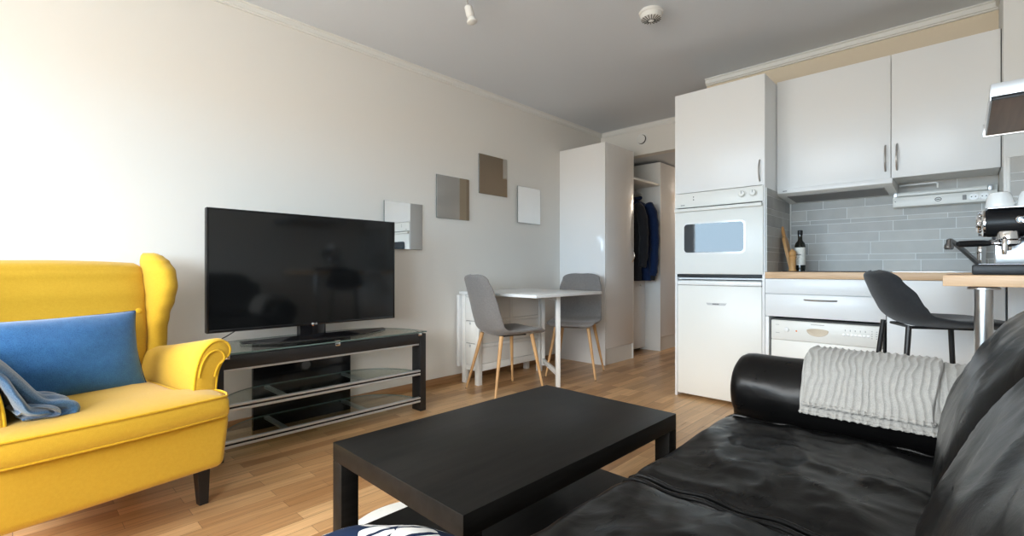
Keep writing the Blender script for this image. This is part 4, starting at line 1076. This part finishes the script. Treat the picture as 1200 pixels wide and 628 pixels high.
# stool
t = thing('bar_stool', 'charcoal bar stool with low curved back and black metal legs at the counter', 'stool', (-.115, 2.72, 0), R(25))
b = MB()
shell(b, [(.225, .692, .15, .0), (.18, .706, .185, .006), (.05, .702, .20, .016), (-.06, .705, .205, .03), (-.125, .735, .20, .05), (-.165, .80, .185, .055), (-.195, .87, .155, .04), (-.212, .92, .11, .02)], .04)
me_mx = Matrix.Identity(4)
obj('seat_shell', b, M['blackfab'], t, world=False, sharp=0)
obj('frame', MB().tube([(-.10, -.10, .686), (.11, -.10, .686), (.11, .10, .686), (-.10, .10, .686)], .006, 8, closed=True), M['blackmetal'], t, world=False)
for sx_ in (1, -1):
    for sy_ in (1, -1):
        a, c = Vector((.005 + .125 * sx_, .125 * sy_, .695)), Vector((.0 + .185 * sx_, .185 * sy_, 0))
        obj('leg', MB().cyl(c, a, .0085, .0105, 14), M['blackmetal'], t, world=False)
f_ = .32; q = [Vector(((.185 - .060 * f_) * a + .005 * f_, (.185 - .060 * f_) * c, .695 * f_)) for a, c in ((1, 1), (1, -1), (-1, -1), (-1, 1))]
obj('foot_ring', MB().tube(q, .008, 8, closed=True), M['blackmetal'], t, world=False)

# range hood over the bar counter, on the right wall
t = thing('range_hood', 'steel range hood with brown reflection painted underneath over the bar counter', 'range hood', (.4, 2.55, 1.49))
hx0, hx1, hy0, hy1, hz = .060, XR - .002, 2.25, 2.84, 1.490
obj('body', MB().box(hx0 + .004, hx1, hy0 + .004, hy1 - .004, hz + .008, hz + .052, .002), M['blackplastic'], t)
obj('front_panel', MB().box(hx0, hx1, hy0 - .002, hy0 + .0035, hz + .012, hz + .055, .001), M['alu'], t)
obj('dark_strip', MB().box(hx0, hx1, hy0 - .001, hy0 + .0038, hz, hz + .0115, .001), M['blackplastic'], t)
obj('end_panel', MB().box(hx0 - .002, hx0 + .0035, hy0 + .004, hy1 - .004, hz + .001, hz + .054, .001), M['steel'], t)
obj('underside', MB().box(hx0 + .004, hx1, hy0 + .005, hy1 - .005, hz + .001, hz + .0075), M['filter'], t)
obj('rear_lip', MB().box(hx0 - .008, hx1, hy1 - .0035, hy1 + .008, hz - .004, hz + .05, .001), M['steel'], t)
obj('chimney', MB().box(.45, hx1, 2.43, 2.66, hz + .0525, CZ - .04, .002), M['steel'], t)

# espresso machine on the bar counter
t = thing('espresso_machine', 'black and chrome espresso machine on the bar counter', 'coffee machine', (.2, 2.7, .907))
my = 2.68
def X(u): return u
obj('drip_tray', MB().box(.018, .33, 2.555, 2.83, .9075, .946, .005), M['blackplastic'], t)
obj('tray_grid', MB().box(.035, .31, 2.56, 2.66, .9463, .949, .001), M['darkchrome'], t)
obj('back_column', MB().box(.085, .30, 2.77, 2.83, .9463, 1.062, .006), M['steel'], t)
bd = obj('boiler_housing', MB().lathe([(.04, .0), (.052, .004), (.055, .012), (.055, .26), (.05, .272), (.003, .274)], (.052, my + .02, 1.112), (1, 0, 0), 40), M['blackplastic'], t)
obj('end_cap', MB().lathe([(.003, -.022), (.03, -.021), (.036, -.016), (.038, -.008), (.050, -.005), (.0555, .0), (.0555, .006), (.0535, .0075)], (.050, my + .02, 1.112), (1, 0, 0), 40), M['chrome'], bd)
b = MB()
for i in range(8):
    a = 2 * math.pi * i / 8
    b.cyl((.036, my + .02 + .044 * math.cos(a), 1.112 + .044 * math.sin(a)), (.044, my + .02 + .044 * math.cos(a), 1.112 + .044 * math.sin(a)), .005, seg=10)
obj('cap_bolts', b, M['darkchrome'], bd)
em = obj('emblem_ring', MB().tube([(.152 + .0135 * math.cos(2 * math.pi * i / 24), my - .036, 1.118 + .0135 * math.sin(2 * math.pi * i / 24)) for i in range(24)], .002, 8, closed=True), M['chrome'], bd)
obj('emblem_face', MB().lathe([(.012, 0), (.0115, .003), (.002, .0035)], (.152, my - .033, 1.118), (0, -1, 0), 24), M['blackgloss'], bd)
obj('emblem_strokes', MB().box(.146, .149, my - .038, my - .0366, 1.112, 1.125).box(.1492, .157, my - .038, my - .0366, 1.117, 1.1195).box(.1545, .157, my - .038, my - .0366, 1.1105, 1.1168), M['chrome'], bd)
obj('under_plate', MB().box(.075, .30, my + .0, my + .07, 1.046, 1.058, .003), M['blackplastic'], t)
obj('group_head', MB().lathe([(.032, 0), (.034, .006), (.034, .03), (.028, .034)], (.118, my - .015, 1.0755), (0, 0, -1), 32), M['chrome'], t)
pf = obj('portafilter', MB().lathe([(.033, .0345), (.036, .037), (.036, .050), (.026, .056), (.012, .06), (.010, .075), (.002, .076)], (.118, my - .015, 1.0755), (0, 0, -1), 32).tube([(.085, my - .025, 1.03), (.062, my - .045, 1.03)], .008, 12), M['chrome'], t)
obj('handle', MB().tube([(.066, my - .042, 1.03), (.05, my - .055, 1.03), (.02, my - .082, 1.029), (-.018, my - .115, 1.027), (-.024, my - .12, 1.027)], [.010, .0125, .013, .0125, .008], 16), M['blackplastic'], pf)
obj('steam_lever', MB().tube([(.108, my - .045, 1.05), (.108, my - .062, 1.04), (.106, my - .066, 1.01), (.106, my - .064, .985)], [.006, .008, .009, .007], 12), M['chrome'], t)
obj('steam_wand', MB().tube([(.19, my - .03, 1.05), (.19, my - .05, 1.0), (.185, my - .045, .965)], .005, 10), M['chrome'], t)
obj('cup_tray', MB().box(.062, .30, my - .03, my + .075, 1.166, 1.170, .001), M['chrome'], t)
def cup(x, y, label, z=1.1705):
    t = thing('coffee_cup', label, 'cup', (x, y, z), 0, 'upturned white cups on the espresso machine')
    obj('body', MB().lathe([(.041, 0), (.042, .003), (.0405, .016), (.036, .043), (.029, .058), (.022, .062), (.019, .062), (.018, .060), (.002, .059)], (x, y, z), (0, 0, 1), 40, cap0=True), M['cup'], t)
    obj('handle', MB().tube([(x + .03, y + .013, z + .045), (x + .052, y + .023, z + .041), (x + .056, y + .025, z + .028), (x + .037, y + .016, z + .014)], .0045, 8), M['cup'], t)
cup(.096, my + .01, 'upturned white cup at the left end on top of the espresso machine'); cup(.184, my + .012, 'upturned white cup cut by the right edge of the photo on the espresso machine')

# items on the worktop
t = thing('cutting_board', 'wooden cutting board with handle leaning on the side tiles', 'cutting board', (-.92, 3.76, WT))
mb_ = Matrix.Translation((-.872, 3.745, WT + .0005)) @ Matrix.Rotation(R(-12), 4, 'Y') @ Matrix.Rotation(R(96), 4, 'Z')
pts = [(-.07, 0), (.07, 0), (.075, .006), (.075, .215), (.066, .235), (.025, .247), (.016, .26), (.016, .31), (.010, .322), (-.010, .322), (-.016, .31), (-.016, .26), (-.025, .247), (-.066, .235), (-.075, .215), (-.075, .006)]
b = MB(); b.ring_loft([[mb_ @ Vector((u, w_, v)) for u, v in pts] for w_ in (-.009, .009)])
obj('board', b, M['board'], t)
tag(recenter(obj('pepper_mill', MB().lathe([(.024, 0), (.0245, .006), (.020, .02), (.0195, .085), (.0225, .092), (.0225, .10), (.0185, .104), (.0215, .112), (.0215, .13), (.015, .142), (.006, .146), (.006, .152), (.002, .154)], (-.845, 3.62, WT), (0, 0, 1), 32), M['board']), (-.845, 3.62, WT)), 'turned wooden pepper mill between cutting board and bottle', 'pepper mill')
t = thing('oil_bottle', 'dark glass bottle with pale label on the worktop', 'bottle', (-.815, 3.69, WT))
c = (-.815, 3.69, WT)
obj('glass_body', MB().lathe([(.027, 0), (.031, .003), (.0315, .02), (.0315, .175), (.028, .192), (.016, .208), (.0135, .218), (.0135, .25)], c, (0, 0, 1), 36), M['bottle'], t)
obj('cap', MB().lathe([(.015, .2505), (.0155, .253), (.0155, .278), (.013, .281), (.002, .281)], c, (0, 0, 1), 24), M['blackplastic'], t)
lb = obj('label', MB().lathe([(.0318, .045), (.0322, .046), (.0322, .162), (.0318, .163)], c, (0, 0, 1), 36, False, False), M['label'], t)
b = MB(); rnd = random.Random(3)
for i in range(9):
    z = WT + .058 + i * .008; a = R(-95 + rnd.uniform(-6, 6)); ln = rnd.uniform(.2, .55) if i != 7 else .8
    pts_ = [(c[0] + .0326 * math.cos(a + s_ * ln), c[1] + .0326 * math.sin(a + s_ * ln), z) for s_ in (-.5, -.25, 0, .25, .5)]
    b.tube(pts_, .0012 if i != 7 else .0028, 6)
obj('label_print', b, M['ink'], lb)

# ------------------------------------------------------------------ light
W = bpy.data.worlds.new('daylight'); SC.world = W; W.use_nodes = True
nt = W.node_tree; nt.nodes.clear()
o = nt.nodes.new('ShaderNodeOutputWorld'); bg = nt.nodes.new('ShaderNodeBackground')
tc = nt.nodes.new('ShaderNodeTexCoord'); sp = nt.nodes.new('ShaderNodeSeparateXYZ'); rp = nt.nodes.new('ShaderNodeValToRGB')
mr = nt.nodes.new('ShaderNodeMapRange'); mr.inputs['From Min'].default_value = -1; mr.inputs['From Max'].default_value = 1
nt.links.new(tc.outputs['Generated'], sp.inputs[0]); nt.links.new(sp.outputs['Z'], mr.inputs[0]); nt.links.new(mr.outputs[0], rp.inputs[0])
e = rp.color_ramp.elements
e[0].position = .0; e[0].color = (.42, .42, .40, 1)
e[1].position = 1.; e[1].color = (.90, .94, 1.0, 1)
for p, c_ in ((.485, (.5, .48, .45, 1)), (.50, (.60, .79, .97, 1)), (.555, (.60, .81, 1.0, 1)), (.60, (1.0, .995, .985, 1)), (.75, (1.0, .995, .985, 1))):
    q_ = rp.color_ramp.elements.new(p); q_.color = c_
nt.links.new(rp.outputs[0], bg.inputs[0]); bg.inputs[1].default_value = 5.2; nt.links.new(bg.outputs[0], o.inputs[0])
ld = bpy.data.lights.new('window_portal', 'AREA'); ld.shape = 'RECTANGLE'; ld.size = wx1 - wx0; ld.size_y = wz1 - wz0
ld.cycles.is_portal = True
lo = bpy.data.objects.new('window_portal', ld); COL.objects.link(lo)
lo.location = ((wx0 + wx1) / 2, YF - .13, (wz0 + wz1) / 2); lo.rotation_euler = (R(90), 0, 0)
# added lamp, out of view, with a point light to warm the passage
hl = thing('added_hall_lamp', 'added unseen round lamp warming the far end of the hall passage', 'ceiling lamp', (-2.3, 6.45, HZ))
obj('lamp_base', MB().lathe([(.13, 0), (.13, .012), (.12, .016)], (-2.3, 6.45, HZ - .0005), (0, 0, -1), 36), M['trim'], hl)
obj('shade', MB().lathe([(.12, .0165), (.12, .05), (.08, .065), (.003, .068)], (-2.3, 6.45, HZ - .0005), (0, 0, -1), 36), M['bulb'], hl)
ld = bpy.data.lights.new('added_hall_fill', 'POINT'); ld.energy = 3; ld.color = (1, .86, .70); ld.shadow_soft_size = .1  # added warm fill for the hall, source made up
lo = bpy.data.objects.new('added_hall_fill', ld); COL.objects.link(lo); lo.location = (-2.3, 6.45, HZ - .2)

# ------------------------------------------------------------------ camera
cd = bpy.data.cameras.new('camera'); cd.sensor_width = 36; cd.lens = 36 * 558 / 1200; cd.clip_start = .02
cd.shift_y = 1 / 1200
cam = bpy.data.objects.new('camera', cd); COL.objects.link(cam)
cam.location = (0, 0, .93); cam.rotation_euler = (R(90), 0, math.atan(532 / 558))
SC.camera = cam
vs = SC.view_settings
vs.view_transform = 'Standard'; vs.look = 'None'; vs.gamma = 1; vs.exposure = 2.0
vs.use_curve_mapping = False
